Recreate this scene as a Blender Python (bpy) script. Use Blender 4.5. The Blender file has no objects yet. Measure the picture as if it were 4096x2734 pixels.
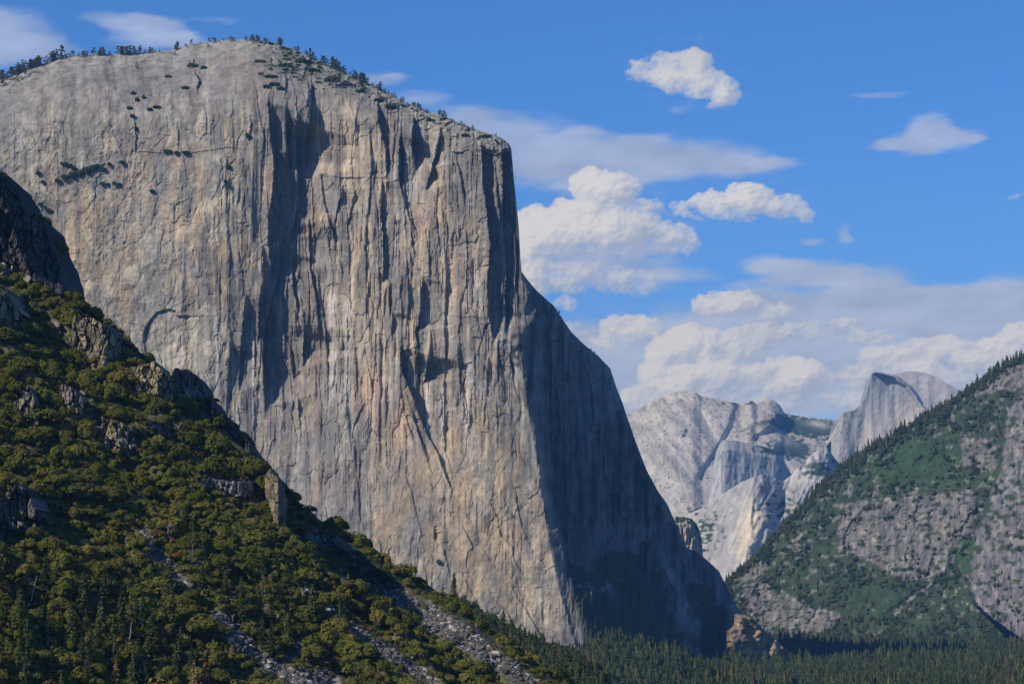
import bpy, math, random
import numpy as np
from mathutils import Vector, Matrix

SC = bpy.context.scene
COL = SC.collection
rnd = random.Random(7)

# ------------------------------------------------------------------ camera, world, sun, exposure
CAM_Z = 160.0                    # overlook, metres above the valley floor (z = 0)
PITCH = math.radians(5.5)
HALF_W = 18.0 / 85.0             # tan of the half field of view: 36 mm sensor, 85 mm lens
SUN_AZ = math.radians(54.0)      # left of straight behind the camera
SUN_EL = math.radians(38.0)
SUN_DIR = Vector((-math.sin(SUN_AZ) * math.cos(SUN_EL), -math.cos(SUN_AZ) * math.cos(SUN_EL), math.sin(SUN_EL)))

cam_d = bpy.data.cameras.new('camera')
cam_d.lens = 85.0
cam_d.sensor_width = 36.0
cam_d.clip_start = 1.0
cam_d.clip_end = 90000.0
cam = bpy.data.objects.new('camera', cam_d)
COL.objects.link(cam)
cam.location = (0, 0, CAM_Z)
cam.rotation_euler = (math.pi / 2 + PITCH, 0, 0)
SC.camera = cam

sun_d = bpy.data.lights.new('sun', 'SUN')
sun_d.energy = 5.0
sun_d.angle = math.radians(0.53)
sun_d.color = (1.0, 0.90, 0.76)
sun = bpy.data.objects.new('sun', sun_d)
COL.objects.link(sun)
sun.rotation_euler = (-SUN_DIR).to_track_quat('-Z', 'Y').to_euler()

SC.view_settings.view_transform = 'Standard'
SC.view_settings.look = 'None'
SC.view_settings.exposure = 0.0
SC.view_settings.gamma = 1.0
SC.view_settings.use_curve_mapping = False
SC.render.engine = 'CYCLES'
SC.cycles.use_denoising = True
SC.cycles.max_bounces = 5
SC.cycles.diffuse_bounces = 2
SC.cycles.transparent_max_bounces = 6
SC.cycles.volume_bounces = 0


# ------------------------------------------------------------------ geometry of a view ray
def at(px, py, D):
    """World position(s) that lie D metres ahead of the overlook along the sight line of photo pixel px, py (4096 x 2734)."""
    cx = (np.asarray(px, float) - 2048.0) / 2048.0 * HALF_W
    cy = -(np.asarray(py, float) - 1367.0) / 2048.0 * HALF_W
    c, s = math.cos(PITCH), math.sin(PITCH)
    return np.stack(np.broadcast_arrays(D * cx, D * (c - cy * s), CAM_Z + D * (s + cy * c)), -1)


def azel(px, py):
    v = at(px, py, 1.0) - np.array([0, 0, CAM_Z])
    v = v / np.linalg.norm(v)
    return math.atan2(v[0], v[1]), math.asin(v[2])


# ------------------------------------------------------------------ noise
_prng = np.random.RandomState(11)
_perm = _prng.permutation(256)
_perm = np.concatenate([_perm, _perm, _perm])
_ang = _prng.rand(256) * 2 * np.pi
_gx, _gy = np.cos(_ang), np.sin(_ang)


def perlin(x, y, seed=0):
    x = np.asarray(x, float) + seed * 17.31
    y = np.asarray(y, float) + seed * 7.77
    x, y = np.broadcast_arrays(x, y)
    xi = np.floor(x).astype(np.int64)
    yi = np.floor(y).astype(np.int64)
    xf, yf = x - xi, y - yi
    xi &= 255
    yi &= 255
    u = xf * xf * xf * (xf * (xf * 6 - 15) + 10)
    v = yf * yf * yf * (yf * (yf * 6 - 15) + 10)

    def g(ix, iy, dx, dy):
        h = _perm[_perm[ix & 255] + (iy & 255)]
        return _gx[h] * dx + _gy[h] * dy
    a = g(xi, yi, xf, yf)
    b = g(xi + 1, yi, xf - 1, yf)
    c = g(xi, yi + 1, xf, yf - 1)
    d = g(xi + 1, yi + 1, xf - 1, yf - 1)
    return 1.5 * ((a + u * (b - a)) * (1 - v) + (c + u * (d - c)) * v)


def fbm(x, y, octaves=4, seed=0, gain=0.5):
    s = 0.0
    amp, tot = 1.0, 0.0
    f = 1.0
    for i in range(octaves):
        s = s + amp * perlin(x * f, y * f, seed + i * 3)
        tot += amp
        amp *= gain
        f *= 2.03
    return s / tot


def ridged(x, y, octaves=4, seed=0):
    s, amp, tot, f = 0.0, 1.0, 0.0, 1.0
    for i in range(octaves):
        s = s + amp * (1 - np.abs(perlin(x * f, y * f, seed + i * 3)) * 2)
        tot += amp
        amp *= 0.5
        f *= 2.1
    return s / tot


def cells(x, y, seed=0):
    """distance to nearest feature point, to second nearest, and a random value per cell"""
    x, y = np.broadcast_arrays(np.asarray(x, float), np.asarray(y, float))
    xi, yi = np.floor(x).astype(int), np.floor(y).astype(int)
    f1 = np.full(x.shape, 9.0)
    f2 = np.full(x.shape, 9.0)
    val = np.zeros(x.shape)
    for ox in (-1, 0, 1):
        for oy in (-1, 0, 1):
            cx, cy = xi + ox, yi + oy
            h = _perm[_perm[(cx + seed * 13) & 255] + (cy & 255)]
            h2 = _perm[h + 57]
            h3 = _perm[h2 + 101]
            d = np.hypot(cx + h / 255.0 - x, cy + h2 / 255.0 - y)
            m = d < f1
            f2 = np.where(m, f1, np.minimum(f2, d))
            val = np.where(m, h3 / 255.0, val)
            f1 = np.where(m, d, f1)
    return f1, f2, val


def sstep(a, b, x):
    t = np.clip((x - a) / (b - a), 0, 1)
    return t * t * (3 - 2 * t)


def gauss(X, Y, cx, cy, rx, ry, ang=0.0):
    c, s = math.cos(math.radians(ang)), math.sin(math.radians(ang))
    u = ((X - cx) * c + (Y - cy) * s) / rx
    v = (-(X - cx) * s + (Y - cy) * c) / ry
    return np.exp(-(u * u + v * v))


def in_poly(X, Y, poly):
    X, Y = np.broadcast_arrays(np.asarray(X, float), np.asarray(Y, float))
    ins = np.zeros(X.shape, bool)
    n = len(poly)
    for i in range(n):
        x1, y1 = poly[i]
        x2, y2 = poly[(i + 1) % n]
        if y1 == y2:
            continue
        c = ((y1 > Y) != (y2 > Y)) & (X < (x2 - x1) * (Y - y1) / (y2 - y1) + x1)
        ins ^= c
    return ins


# ------------------------------------------------------------------ object helpers
def tag(o, label=None, cat=None, group=None, kind=None):
    if label:
        o['label'] = label
    if cat:
        o['category'] = cat
    if group:
        o['group'] = group
    if kind:
        o['kind'] = kind
    return o


def mesh_from(name, V, F, mats, smooth=True, cols=None, fmat=None):
    """V (n,3); F an int array (m,4) or (m,3), or a pair (tris, quads)."""
    me = bpy.data.meshes.new(name)
    V = np.asarray(V, np.float32)
    Fs = F if isinstance(F, (list, tuple)) else [F]
    Fs = [np.asarray(f, np.int32) for f in Fs if len(f)]
    me.vertices.add(len(V))
    me.vertices.foreach_set('co', V.ravel())
    loops = np.concatenate([f.ravel() for f in Fs])
    sizes = np.concatenate([np.full(len(f), f.shape[1], np.int32) for f in Fs])
    starts = np.concatenate([[0], np.cumsum(sizes)[:-1]]).astype(np.int32)
    me.loops.add(len(loops))
    me.loops.foreach_set('vertex_index', loops)
    me.polygons.add(len(sizes))
    me.polygons.foreach_set('loop_start', starts)
    for m in (mats if isinstance(mats, (list, tuple)) else [mats]):
        me.materials.append(m)
    if fmat is not None:
        me.polygons.foreach_set('material_index', np.asarray(fmat, np.int32))
    me.polygons.foreach_set('use_smooth', np.full(len(sizes), bool(smooth)))
    if cols is not None:
        a = me.attributes.new('albedo', 'FLOAT_COLOR', 'POINT')
        c4 = np.ones((len(V), 4), np.float32)
        c4[:, :3] = cols
        a.data.foreach_set('color', c4.ravel())
    me.update(calc_edges=True)
    me.validate()
    return me


def link(name, me, parent=None, loc=None, rot=None, scale=None):
    o = bpy.data.objects.new(name, me)
    COL.objects.link(o)
    if parent:
        o.parent = parent
    if loc is not None:
        o.location = loc
    if rot is not None:
        o.rotation_euler = rot
    if scale is not None:
        o.scale = scale
    return o


def grid_faces(R, C):
    i = np.arange(R * C).reshape(R, C)
    return np.stack([i[1:, :-1], i[1:, 1:], i[:-1, 1:], i[:-1, :-1]], -1).reshape(-1, 4)


def landform(name, P, col, mat, back=(60, 250, 700), fall=(0.05, 0.25, 0.6), foot=None, smooth=True):
    """A terrain surface from a (rows, columns, 3) block of points, row 0 its skyline; the far side of the hill is carried back and
    down from the skyline so that it is a solid ridge and not a sheet."""
    rows, cols_ = [P], [col]
    for b, f in zip(back, fall):
        q = P[0].copy()
        q[:, 1] += b
        q[:, 2] = np.maximum(q[:, 2] - b * f, -20)
        rows.insert(0, q[None])
        cols_.insert(0, col[:1])
    if foot is not None:
        q = P[-1].copy()
        q[:, 1] -= foot
        q[:, 2] = -15
        rows.append(q[None])
        cols_.append(col[-1:])
    P = np.concatenate(rows, 0)
    col = np.concatenate(cols_, 0)
    R, C = P.shape[:2]
    me = mesh_from(name, P.reshape(-1, 3), grid_faces(R, C), mat, smooth, col.reshape(-1, 3))
    return link(name, me)


def curve_y(pts):
    xs = [p[0] for p in pts]
    ys = [p[1] for p in pts]
    return lambda x: np.interp(x, xs, ys)


# ------------------------------------------------------------------ materials
def new_mat(name):
    m = bpy.data.materials.new(name)
    m.use_nodes = True
    nt = m.node_tree
    for n in list(nt.nodes):
        nt.nodes.remove(n)
    return m, nt, nt.nodes, nt.links


def rock_material(name, fine=0.35, bump=1.2, scale=0.06, stretch=0.25, tint=(1, 1, 1), rough=0.9):
    """granite: albedo per vertex (stains, lichen, ledge plants, some painted shade) with fine streaks, grain and relief on top"""
    m, nt, N, L = new_mat(name)
    out = N.new('ShaderNodeOutputMaterial')
    b = N.new('ShaderNodeBsdfPrincipled')
    b.inputs['Roughness'].default_value = rough
    b.inputs['Specular IOR Level'].default_value = 0.15
    at_ = N.new('ShaderNodeAttribute')
    at_.attribute_name = 'albedo'
    geo = N.new('ShaderNodeNewGeometry')
    mp = N.new('ShaderNodeVectorMath')
    mp.operation = 'MULTIPLY'
    mp.inputs[1].default_value = (scale, scale, scale * stretch)
    L.new(geo.outputs['Position'], mp.inputs[0])
    n1 = N.new('ShaderNodeTexNoise')
    n1.inputs['Scale'].default_value = 1.0
    n1.inputs['Detail'].default_value = 7
    n1.inputs['Roughness'].default_value = 0.65
    L.new(mp.outputs[0], n1.inputs['Vector'])
    mp2 = N.new('ShaderNodeVectorMath')
    mp2.operation = 'MULTIPLY'
    mp2.inputs[1].default_value = (scale * 2.6, scale * 2.6, scale * 2.0)
    L.new(geo.outputs['Position'], mp2.inputs[0])
    n2 = N.new('ShaderNodeTexNoise')
    n2.inputs['Scale'].default_value = 1.0
    n2.inputs['Detail'].default_value = 5
    n2.inputs['Roughness'].default_value = 0.6
    L.new(mp2.outputs[0], n2.inputs['Vector'])
    mr = N.new('ShaderNodeMapRange')
    mr.inputs['From Min'].default_value = 0.3
    mr.inputs['From Max'].default_value = 0.7
    mr.inputs['To Min'].default_value = 1 - fine
    mr.inputs['To Max'].default_value = 1 + fine
    L.new(n1.outputs['Fac'], mr.inputs['Value'])
    mr2 = N.new('ShaderNodeMapRange')
    mr2.inputs['From Min'].default_value = 0.3
    mr2.inputs['From Max'].default_value = 0.7
    mr2.inputs['To Min'].default_value = 1 - fine * 0.7
    mr2.inputs['To Max'].default_value = 1 + fine * 0.7
    L.new(n2.outputs['Fac'], mr2.inputs['Value'])
    mu = N.new('ShaderNodeMath')
    mu.operation = 'MULTIPLY'
    L.new(mr.outputs[0], mu.inputs[0])
    L.new(mr2.outputs[0], mu.inputs[1])
    vm = N.new('ShaderNodeVectorMath')
    vm.operation = 'SCALE'
    L.new(at_.outputs['Color'], vm.inputs[0])
    L.new(mu.outputs[0], vm.inputs['Scale'])
    L.new(vm.outputs[0], b.inputs['Base Color'])
    bp = N.new('ShaderNodeBump')
    bp.inputs['Strength'].default_value = 0.9
    bp.inputs['Distance'].default_value = bump
    ad = N.new('ShaderNodeMath')
    ad.operation = 'ADD'
    L.new(n1.outputs['Fac'], ad.inputs[0])
    L.new(n2.outputs['Fac'], ad.inputs[1])
    L.new(ad.outputs[0], bp.inputs['Height'])
    L.new(bp.outputs[0], b.inputs['Normal'])
    L.new(b.outputs[0], out.inputs['Surface'])
    return m


def leaf_material(name, cols, var=0.35, scale=0.5, trans=0.12):
    """foliage: colour from a per-plant random ramp, broken up by noise through the crown"""
    m, nt, N, L = new_mat(name)
    out = N.new('ShaderNodeOutputMaterial')
    oi = N.new('ShaderNodeObjectInfo')
    rp = N.new('ShaderNodeValToRGB')
    cr = rp.color_ramp
    cr.interpolation = 'LINEAR'
    for i, c in enumerate(cols):
        e = cr.elements[i] if i < 2 else cr.elements.new(0.5)
        e.position = i / max(1, len(cols) - 1)
        e.color = (*c, 1)
    L.new(oi.outputs['Random'], rp.inputs[0])
    geo = N.new('ShaderNodeNewGeometry')
    n1 = N.new('ShaderNodeTexNoise')
    n1.inputs['Scale'].default_value = scale
    n1.inputs['Detail'].default_value = 3
    L.new(geo.outputs['Position'], n1.inputs['Vector'])
    mr = N.new('ShaderNodeMapRange')
    mr.inputs['From Min'].default_value = 0.3
    mr.inputs['From Max'].default_value = 0.7
    mr.inputs['To Min'].default_value = 1 - var
    mr.inputs['To Max'].default_value = 1 + var
    L.new(n1.outputs['Fac'], mr.inputs['Value'])
    vm = N.new('ShaderNodeVectorMath')
    vm.operation = 'SCALE'
    L.new(rp.outputs['Color'], vm.inputs[0])
    L.new(mr.outputs[0], vm.inputs['Scale'])
    d = N.new('ShaderNodeBsdfDiffuse')
    d.inputs['Roughness'].default_value = 0.6
    t = N.new('ShaderNodeBsdfTranslucent')
    L.new(vm.outputs[0], d.inputs['Color'])
    L.new(vm.outputs[0], t.inputs['Color'])
    mx = N.new('ShaderNodeMixShader')
    mx.inputs[0].default_value = trans
    L.new(d.outputs[0], mx.inputs[1])
    L.new(t.outputs[0], mx.inputs[2])
    L.new(mx.outputs[0], out.inputs['Surface'])
    return m


def plain_material(name, col, rough=0.9, var=0.25, scale=1.0):
    m, nt, N, L = new_mat(name)
    out = N.new('ShaderNodeOutputMaterial')
    b = N.new('ShaderNodeBsdfPrincipled')
    b.inputs['Roughness'].default_value = rough
    b.inputs['Specular IOR Level'].default_value = 0.15
    geo = N.new('ShaderNodeNewGeometry')
    n1 = N.new('ShaderNodeTexNoise')
    n1.inputs['Scale'].default_value = scale
    n1.inputs['Detail'].default_value = 4
    L.new(geo.outputs['Position'], n1.inputs['Vector'])
    mr = N.new('ShaderNodeMapRange')
    mr.inputs['From Min'].default_value = 0.3
    mr.inputs['From Max'].default_value = 0.7
    mr.inputs['To Min'].default_value = 1 - var
    mr.inputs['To Max'].default_value = 1 + var
    L.new(n1.outputs['Fac'], mr.inputs['Value'])
    vm = N.new('ShaderNodeVectorMath')
    vm.operation = 'SCALE'
    vm.inputs[0].default_value = col
    L.new(mr.outputs[0], vm.inputs['Scale'])
    L.new(vm.outputs[0], b.inputs['Base Color'])
    L.new(b.outputs[0], out.inputs['Surface'])
    return m

# ------------------------------------------------------------------ sky with clouds (world, by view direction)
# cloud masses: centre and radii in the 2349-pixel-wide view of the photo, turned into azimuth and elevation
CUMULUS = [  # x, y, rx, ry, weight
    (1490, 165, 60, 24, .8), (1530, 140, 50, 24, .9), (1590, 145, 42, 34, 1.1), (1560, 180, 75, 34, .9), (1610, 190, 55, 34, .9), (1660, 210, 40, 34, 1.1),
    (1650, 235, 26, 18, .9),
    (1350, 425, 42, 38, 1), (1405, 435, 55, 42, 1), (1330, 490, 80, 36, 1.1), (1280, 525, 110, 48, 1.2), (1400, 525, 120, 48, 1.2), (1530, 545, 58, 34, 1), (1225, 510, 50, 36, 1),
    (1470, 480, 55, 26, .9), (1580, 560, 24, 26, .8), (1370, 565, 180, 26, .9), (1200, 560, 60, 40, 1),
    (1570, 478, 50, 18, .9), (1640, 465, 60, 28, 1.1), (1715, 455, 60, 36, 1.2), (1790, 475, 60, 28, 1.1), (1845, 492, 28, 22, .9), (1700, 490, 130, 18, .8),
    (1225, 640, 40, 45, 1), (1300, 635, 100, 34, .8), (1410, 640, 90, 30, .8), (1470, 660, 46, 20, .8), (1300, 695, 44, 20, .8),
    (1530, 810, 40, 36, 1.2), (1575, 788, 44, 40, 1.35), (1622, 800, 40, 36, 1.15), (1508, 862, 40, 38, 1.0), (1560, 880, 60, 42, 1.1), (1640, 862, 50, 40, 1.15), (1690, 890, 46, 32, .9), (1730, 858, 42, 28, 1.0),
    (1790, 845, 42, 26, .9), (1840, 866, 54, 42, 1.35), (1812, 898, 52, 30, 1.0), (1882, 880, 36, 28, .9), (1600, 935, 120, 36, .9), (1760, 930, 90, 26, .8), (1965, 862, 40, 26, .85), (1990, 772, 70, 18, .7), (2050, 744, 90, 10, .9),
    (1800, 762, 90, 24, .8), (1900, 746, 90, 16, .9), (1700, 790, 70, 32, .95), (2310, 806, 56, 34, 1.2), (2345, 775, 50, 34, 1.25), (2200, 872, 60, 26, .7), (2100, 850, 60, 30, .85), (2160, 800, 70, 26, .85), (2040, 820, 60, 26, .9), (2250, 830, 60, 30, .9), (1640, 700, 50, 28, 1.0), (1690, 700, 70, 30, 1.0),
    (1760, 712, 70, 22, .9), (1450, 752, 60, 26, .8), (1405, 785, 40, 24, .6), (1950, 920, 60, 24, .8), (1470, 920, 60, 30, .8),
    (2330, 450, 34, 10, .7), (1300, 760, 60, 20, .7),
]
VEILS = [
    (20, 80, 110, 60, 1.1), (90, 115, 90, 34, .9), (-80, 90, 120, 90, 1.2),
    (280, 42, 90, 20, .9), (350, 68, 100, 32, 1.2), (425, 95, 66, 20, .9), (330, 100, 90, 20, .7), (500, 45, 60, 10, .5),
    (860, 180, 70, 18, .9), (900, 172, 40, 8, .5), (960, 230, 80, 26, .8), (1060, 270, 80, 26, .8),
    (1130, 300, 110, 46, 1.1), (1230, 350, 150, 76, 1.3), (1350, 375, 150, 66, 1.2), (1450, 365, 160, 56, 1.2), (1600, 370, 170, 44, 1.2), (1740, 378, 100, 22, 1.1), (1350, 300, 60, 16, .8), (1480, 320, 50, 18, .8),
    (2010, 216, 64, 9, .8), (2125, 290, 60, 34, 1.2), (2170, 320, 90, 28, 1.2), (2240, 322, 44, 9, .8), (2060, 335, 60, 16, 1), (2110, 325, 80, 34, 1.0),
    (1943, 540, 18, 28, .9), (1870, 548, 34, 10, .7), (1570, 250, 30, 12, .5),
    (1560, 630, 90, 20, .8), (1500, 640, 60, 26, .7), (1780, 605, 80, 22, .9), (1850, 625, 120, 34, 1.1), (1980, 650, 130, 42, 1.2), (2060, 690, 160, 44, 1.2), (2200, 700, 170, 44, 1.2), (2320, 675, 100, 46, 1.2),
    (1750, 670, 110, 30, .8), (1900, 720, 240, 44, 1.1), (2150, 760, 240, 56, 1.2), (1400, 760, 120, 30, .9), (1450, 830, 140, 90, 1.1), (1700, 800, 300, 80, .9), (2100, 840, 300, 80, .9), (1250, 590, 140, 40, .9), (1420, 600, 140, 30, .8),
    (1700, 810, 330, 120, .9), (2050, 800, 330, 120, .9), (2280, 780, 170, 120, .9), (1440, 860, 130, 100, .9), (1900, 915, 520, 64, .9),
]
K_PX = 2048 / HALF_W * 2349 / 4096          # those pixels per radian
SKY_AZ, SKY_EL0, SKY_EL1 = 0.42, 0.0, 0.40   # the band of sky that carries modelled clouds; it repeats, mirrored, round the horizon
CLOUD_LIT = np.array((0.84, 0.81, 0.765))
CLOUD_SHADE = np.array((0.42, 0.475, 0.575))
VEIL_COL = np.array((0.44, 0.52, 0.70))
SKY_STRENGTH = 0.1
SKY_AIR, SKY_DUST, SKY_OZONE = 1.0, 0.0, 4.0
SKY_TINT = (0.46, 0.84, 1.30)
SKY_TINT_LOW = (0.60, 0.86, 1.20)


def cloud_band(W, Hh):
    """cloud colour and cover over azimuth x elevation, from lobed masses roughened by billow noise and shaded by the sun's direction"""
    A, E = np.meshgrid(np.linspace(-SKY_AZ, SKY_AZ, W), np.linspace(SKY_EL0, SKY_EL1, Hh))
    X, Y = A * K_PX, -E * K_PX
    step = X[0, 1] - X[0, 0]

    def each(blobs, m):
        for (bx, by, rx, ry, wt) in blobs:
            a, e = azel(bx * 4096 / 2349, by * 4096 / 2349)
            cx, cy = a * K_PX, -e * K_PX
            i0, i1 = np.searchsorted(X[0], [cx - rx * m - 60, cx + rx * m + 60])
            j0, j1 = np.searchsorted(E[:, 0], [(-cy - ry * m - 60) / K_PX, (-cy + ry * m + 60) / K_PX])
            if i1 > i0 and j1 > j0:
                yield (slice(j0, j1), slice(i0, i1)), cx, cy, rx, ry, wt

    # cumulus: lobes budding from lobes, each a dome; the highest dome wins, so every lobe keeps its own round shape
    r = random.Random(5)
    lobes = []
    for (bx, by, rx, ry, wt) in CUMULUS:
        g_ = 1.12 if by > 740 else 1.0
        rx, ry = rx * g_, ry * g_
        lobes.append((bx, by, rx, ry, 0.62 * wt))
        for k in range(int(5 + rx / 9)):
            t = r.uniform(-0.15, 1.15) * math.pi
            q = r.uniform(0.35, 0.95)
            s_ = r.uniform(0.26, 0.5) * min(ry, 0.7 * rx) * 1.15
            lobes.append((bx + rx * q * math.cos(t), by - ry * q * math.sin(t) * 0.9 + 0.1 * ry, s_ * r.uniform(1.0, 1.5), s_, r.uniform(0.75, 1.15)))
    wx = 16 * fbm(X / 70, Y / 60, 3, 1) + 8 * fbm(X / 18, Y / 18, 3, 2)
    wy = 12 * fbm(X / 70, Y / 60, 3, 5) + 7 * fbm(X / 18, Y / 18, 3, 6)
    h = np.zeros_like(X)
    for sl, cx, cy, rx, ry, wt in each(lobes, 1.3):
        r2 = ((X[sl] + wx[sl] - cx) / rx) ** 2 + ((Y[sl] + wy[sl] - cy) / ry) ** 2
        d = np.sqrt(np.clip(1.25 - r2, 0, None)) * ry * (0.55 + 0.45 * wt) + 6 * (wt - 0.6) * np.clip(1.25 - r2, 0, 1)
        h[sl] = np.maximum(h[sl], d)
    out = np.maximum(sstep(0.235, 0.32, np.abs(A)), sstep(0.262, 0.33, E))
    gen = np.clip(fbm(X / 330 + 3.1, Y / 170, 4, 40) - 0.22, 0, 1) * 130 * out * sstep(0.40, 0.27, E) * sstep(0.0, 0.03, E)
    h = np.maximum(h, gen)
    b = np.zeros_like(X)
    on = h > 0
    for sc, am in ((27, 7.0), (13, 4.2), (6.5, 2.2)):
        f1, f2, _ = cells(((X + wx * 1.3) / sc)[on], ((Y + wy * 1.3) / (sc * 0.85))[on], int(sc))
        b[on] += am * (0.55 - f1) * 1.5
    er = fbm(X / 46, Y / 34, 6, 9, 0.66)
    t = h + b * np.clip(h / 16, 0, 1) + 21 * er - 8.0
    t = np.where(on, t, -1)
    z = np.clip(t, 0, None) * 1.25

    def blur(q, ks):
        for k in ks:
            q = (q + np.roll(q, k, 0) + np.roll(q, -k, 0) + np.roll(q, k, 1) + np.roll(q, -k, 1)) / 5
        return q
    Ls = np.array([-0.60, 0.62, 0.50])

    def lam(q, s_):
        gy, gx = np.gradient(q * s_, step)
        return (-gx * Ls[0] - gy * Ls[1] + Ls[2]) / np.sqrt(gx * gx + gy * gy + 1)
    z1 = blur(z, (1, 1, 2))
    z2 = blur(z1, (2, 4, 6))
    z3 = blur(z2, (8, 14, 20, 28))
    side = np.clip(lam(z3, 2.6), 0, 1)
    cov = np.clip((1 - np.exp(-(np.clip(t, 0, None) / (16 - 9 * side)) ** 1.1)) * 1.06, 0, 1)
    lit = 0.38 * lam(blur(z, (1,)), 1.0) + 0.36 * lam(z2, 1.6) + 0.55 * lam(z3, 2.6) - 0.06
    lit = lit + 0.010 * (z2 - z3) + 0.55 * fbm(X / 150, Y / 90, 4, 31) + 0.04
    lit = np.clip((lit - 0.5) * 1.05 + 0.5, 0, 1)[..., None]
    low = sstep(0.21, 0.09, E)[..., None]
    c_lit = CLOUD_LIT * (1 - low) * (1 - 0.16 * sstep(0.19, 0.22, E))[..., None] + CLOUD_LIT * np.array((1.10, 1.03, 0.92)) * low
    c_sh = CLOUD_SHADE * (1 - low) + np.array((0.50, 0.525, 0.585)) * low
    rgb_c = c_sh * (1 - lit) + c_lit * lit
    # veils
    vx = 40 * fbm(X / 190, Y / 60, 4, 12) + 9 * fbm(X / 40, Y / 16, 3, 14)
    vy = 14 * fbm(X / 190, Y / 60, 4, 16) + 4 * fbm(X / 40, Y / 16, 3, 18)
    v = np.zeros_like(X)
    for sl, cx, cy, rx, ry, wt in each(VEILS, 1.7):
        r2 = ((X[sl] + vx[sl] - cx) / rx) ** 2 + ((Y[sl] + vy[sl] - cy) / ry) ** 2
        v[sl] += np.clip(1.5 - r2, 0, None) * 0.62 * wt * (1 - 0.42 * np.clip(v[sl], 0, 1.6))
    gen2 = np.clip(fbm(X / 600 + 8, Y / 150, 5, 50) - 0.16, 0, 1) * 2.2 * out * sstep(0.40, 0.30, E)
    v = np.maximum(v, gen2) + 0.34 * fbm(X / 80, Y / 26, 6, 20, 0.6)
    halo = blur(cov, (3, 6, 10, 16, 22))
    v = v + 0.75 * halo * np.clip(0.6 + 1.6 * fbm(X / 50, Y / 24, 5, 27), 0, 1.6)
    av = sstep(0.05, 1.25, v) * 0.84
    vt = np.clip(0.5 + 0.8 * fbm(X / 160, Y / 50, 4, 22), 0, 1)[..., None]
    rgb_v = (VEIL_COL * (1 - low) + np.array((0.59, 0.60, 0.64)) * low) * (0.82 + 0.36 * vt)
    a = cov + av * (1 - cov)
    rgb = (rgb_c * cov[..., None] + rgb_v * (av * (1 - cov))[..., None]) / np.maximum(a, 1e-4)[..., None]
    a[-2:] = 0
    return np.concatenate([rgb, a[..., None]], -1)


def build_world():
    w = bpy.data.worlds.new('World')
    SC.world = w
    w.use_nodes = True
    nt = w.node_tree
    N, L = nt.nodes, nt.links
    for n in list(N):
        N.remove(n)
    w.cycles.sampling_method = 'MANUAL'
    w.cycles.sample_map_resolution = 512

    def math_(op, a, b=0.0, c=0.0):
        n = N.new('ShaderNodeMath')
        n.operation = op
        for i, v in enumerate((a, b, c)):
            if isinstance(v, (int, float)):
                n.inputs[i].default_value = v
            else:
                L.new(v, n.inputs[i])
        return n.outputs[0]

    sky = N.new('ShaderNodeTexSky')
    sky.sky_type = 'NISHITA'
    sky.sun_disc = False
    sky.sun_elevation = SUN_EL
    sky.sun_rotation = math.atan2(SUN_DIR.x, SUN_DIR.y)
    sky.altitude = 1360
    sky.air_density = SKY_AIR
    sky.dust_density = SKY_DUST
    sky.ozone_density = SKY_OZONE
    W, Hh = 1900, 900
    im = bpy.data.images.new('cloud_band', W, Hh, alpha=True, float_buffer=True)
    im.colorspace_settings.name = 'Non-Color'
    im.alpha_mode = 'CHANNEL_PACKED'
    px = cloud_band(W, Hh)
    px[..., :3] /= SKY_STRENGTH
    im.pixels.foreach_set(px.astype(np.float32).ravel())
    im.pack()
    tc = N.new('ShaderNodeTexCoord')
    sp = N.new('ShaderNodeSeparateXYZ')
    L.new(tc.outputs['Generated'], sp.inputs[0])
    az = math_('ARCTAN2', sp.outputs[0], sp.outputs[1])
    el = math_('ARCSINE', sp.outputs[2])
    u = math_('MULTIPLY_ADD', az, 0.5 / SKY_AZ, 0.5)
    v = math_('MULTIPLY_ADD', el, 1 / (SKY_EL1 - SKY_EL0), -SKY_EL0 / (SKY_EL1 - SKY_EL0))
    v = math_('MINIMUM', math_('MAXIMUM', v, 0.0005), 0.9995)
    cb = N.new('ShaderNodeCombineXYZ')
    L.new(u, cb.inputs[0])
    L.new(v, cb.inputs[1])
    ti = N.new('ShaderNodeTexImage')
    ti.image = im
    ti.interpolation = 'Linear'
    ti.extension = 'MIRROR'
    L.new(cb.outputs[0], ti.inputs['Vector'])
    blue = N.new('ShaderNodeVectorMath')
    blue.operation = 'MULTIPLY'
    tm = N.new('ShaderNodeMix')
    tm.data_type = 'RGBA'
    tf = N.new('ShaderNodeMapRange')
    tf.inputs['From Min'].default_value = 0.06
    tf.inputs['From Max'].default_value = 0.20
    L.new(el, tf.inputs['Value'])
    L.new(tf.outputs[0], tm.inputs[0])
    tm.inputs[6].default_value = (*SKY_TINT_LOW, 1)
    tm.inputs[7].default_value = (*SKY_TINT, 1)
    L.new(tm.outputs[2], blue.inputs[1])
    L.new(sky.outputs[0], blue.inputs[0])
    mx = N.new('ShaderNodeMix')
    mx.data_type = 'RGBA'
    L.new(ti.outputs['Alpha'], mx.inputs[0])
    L.new(blue.outputs[0], mx.inputs[6])
    L.new(ti.outputs['Color'], mx.inputs[7])
    bg = N.new('ShaderNodeBackground')
    bg.inputs['Strength'].default_value = SKY_STRENGTH
    L.new(mx.outputs[2], bg.inputs['Color'])
    out = N.new('ShaderNodeOutputWorld')
    L.new(bg.outputs[0], out.inputs['Surface'])


build_world()

# ================================================================== LARGE LANDFORMS
M_ROCK = rock_material('granite', fine=0.30, bump=1.6, scale=0.045, stretch=0.22)
M_ROCK_FAR = rock_material('far_granite', fine=0.15, bump=4.0, scale=0.012, stretch=0.35)
M_SLOPE = rock_material('slope_soil', fine=0.40, bump=0.6, scale=0.25, stretch=0.8)
M_SIDE = rock_material('valley_side_rock', fine=0.24, bump=1.6, scale=0.035, stretch=0.4)

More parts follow.
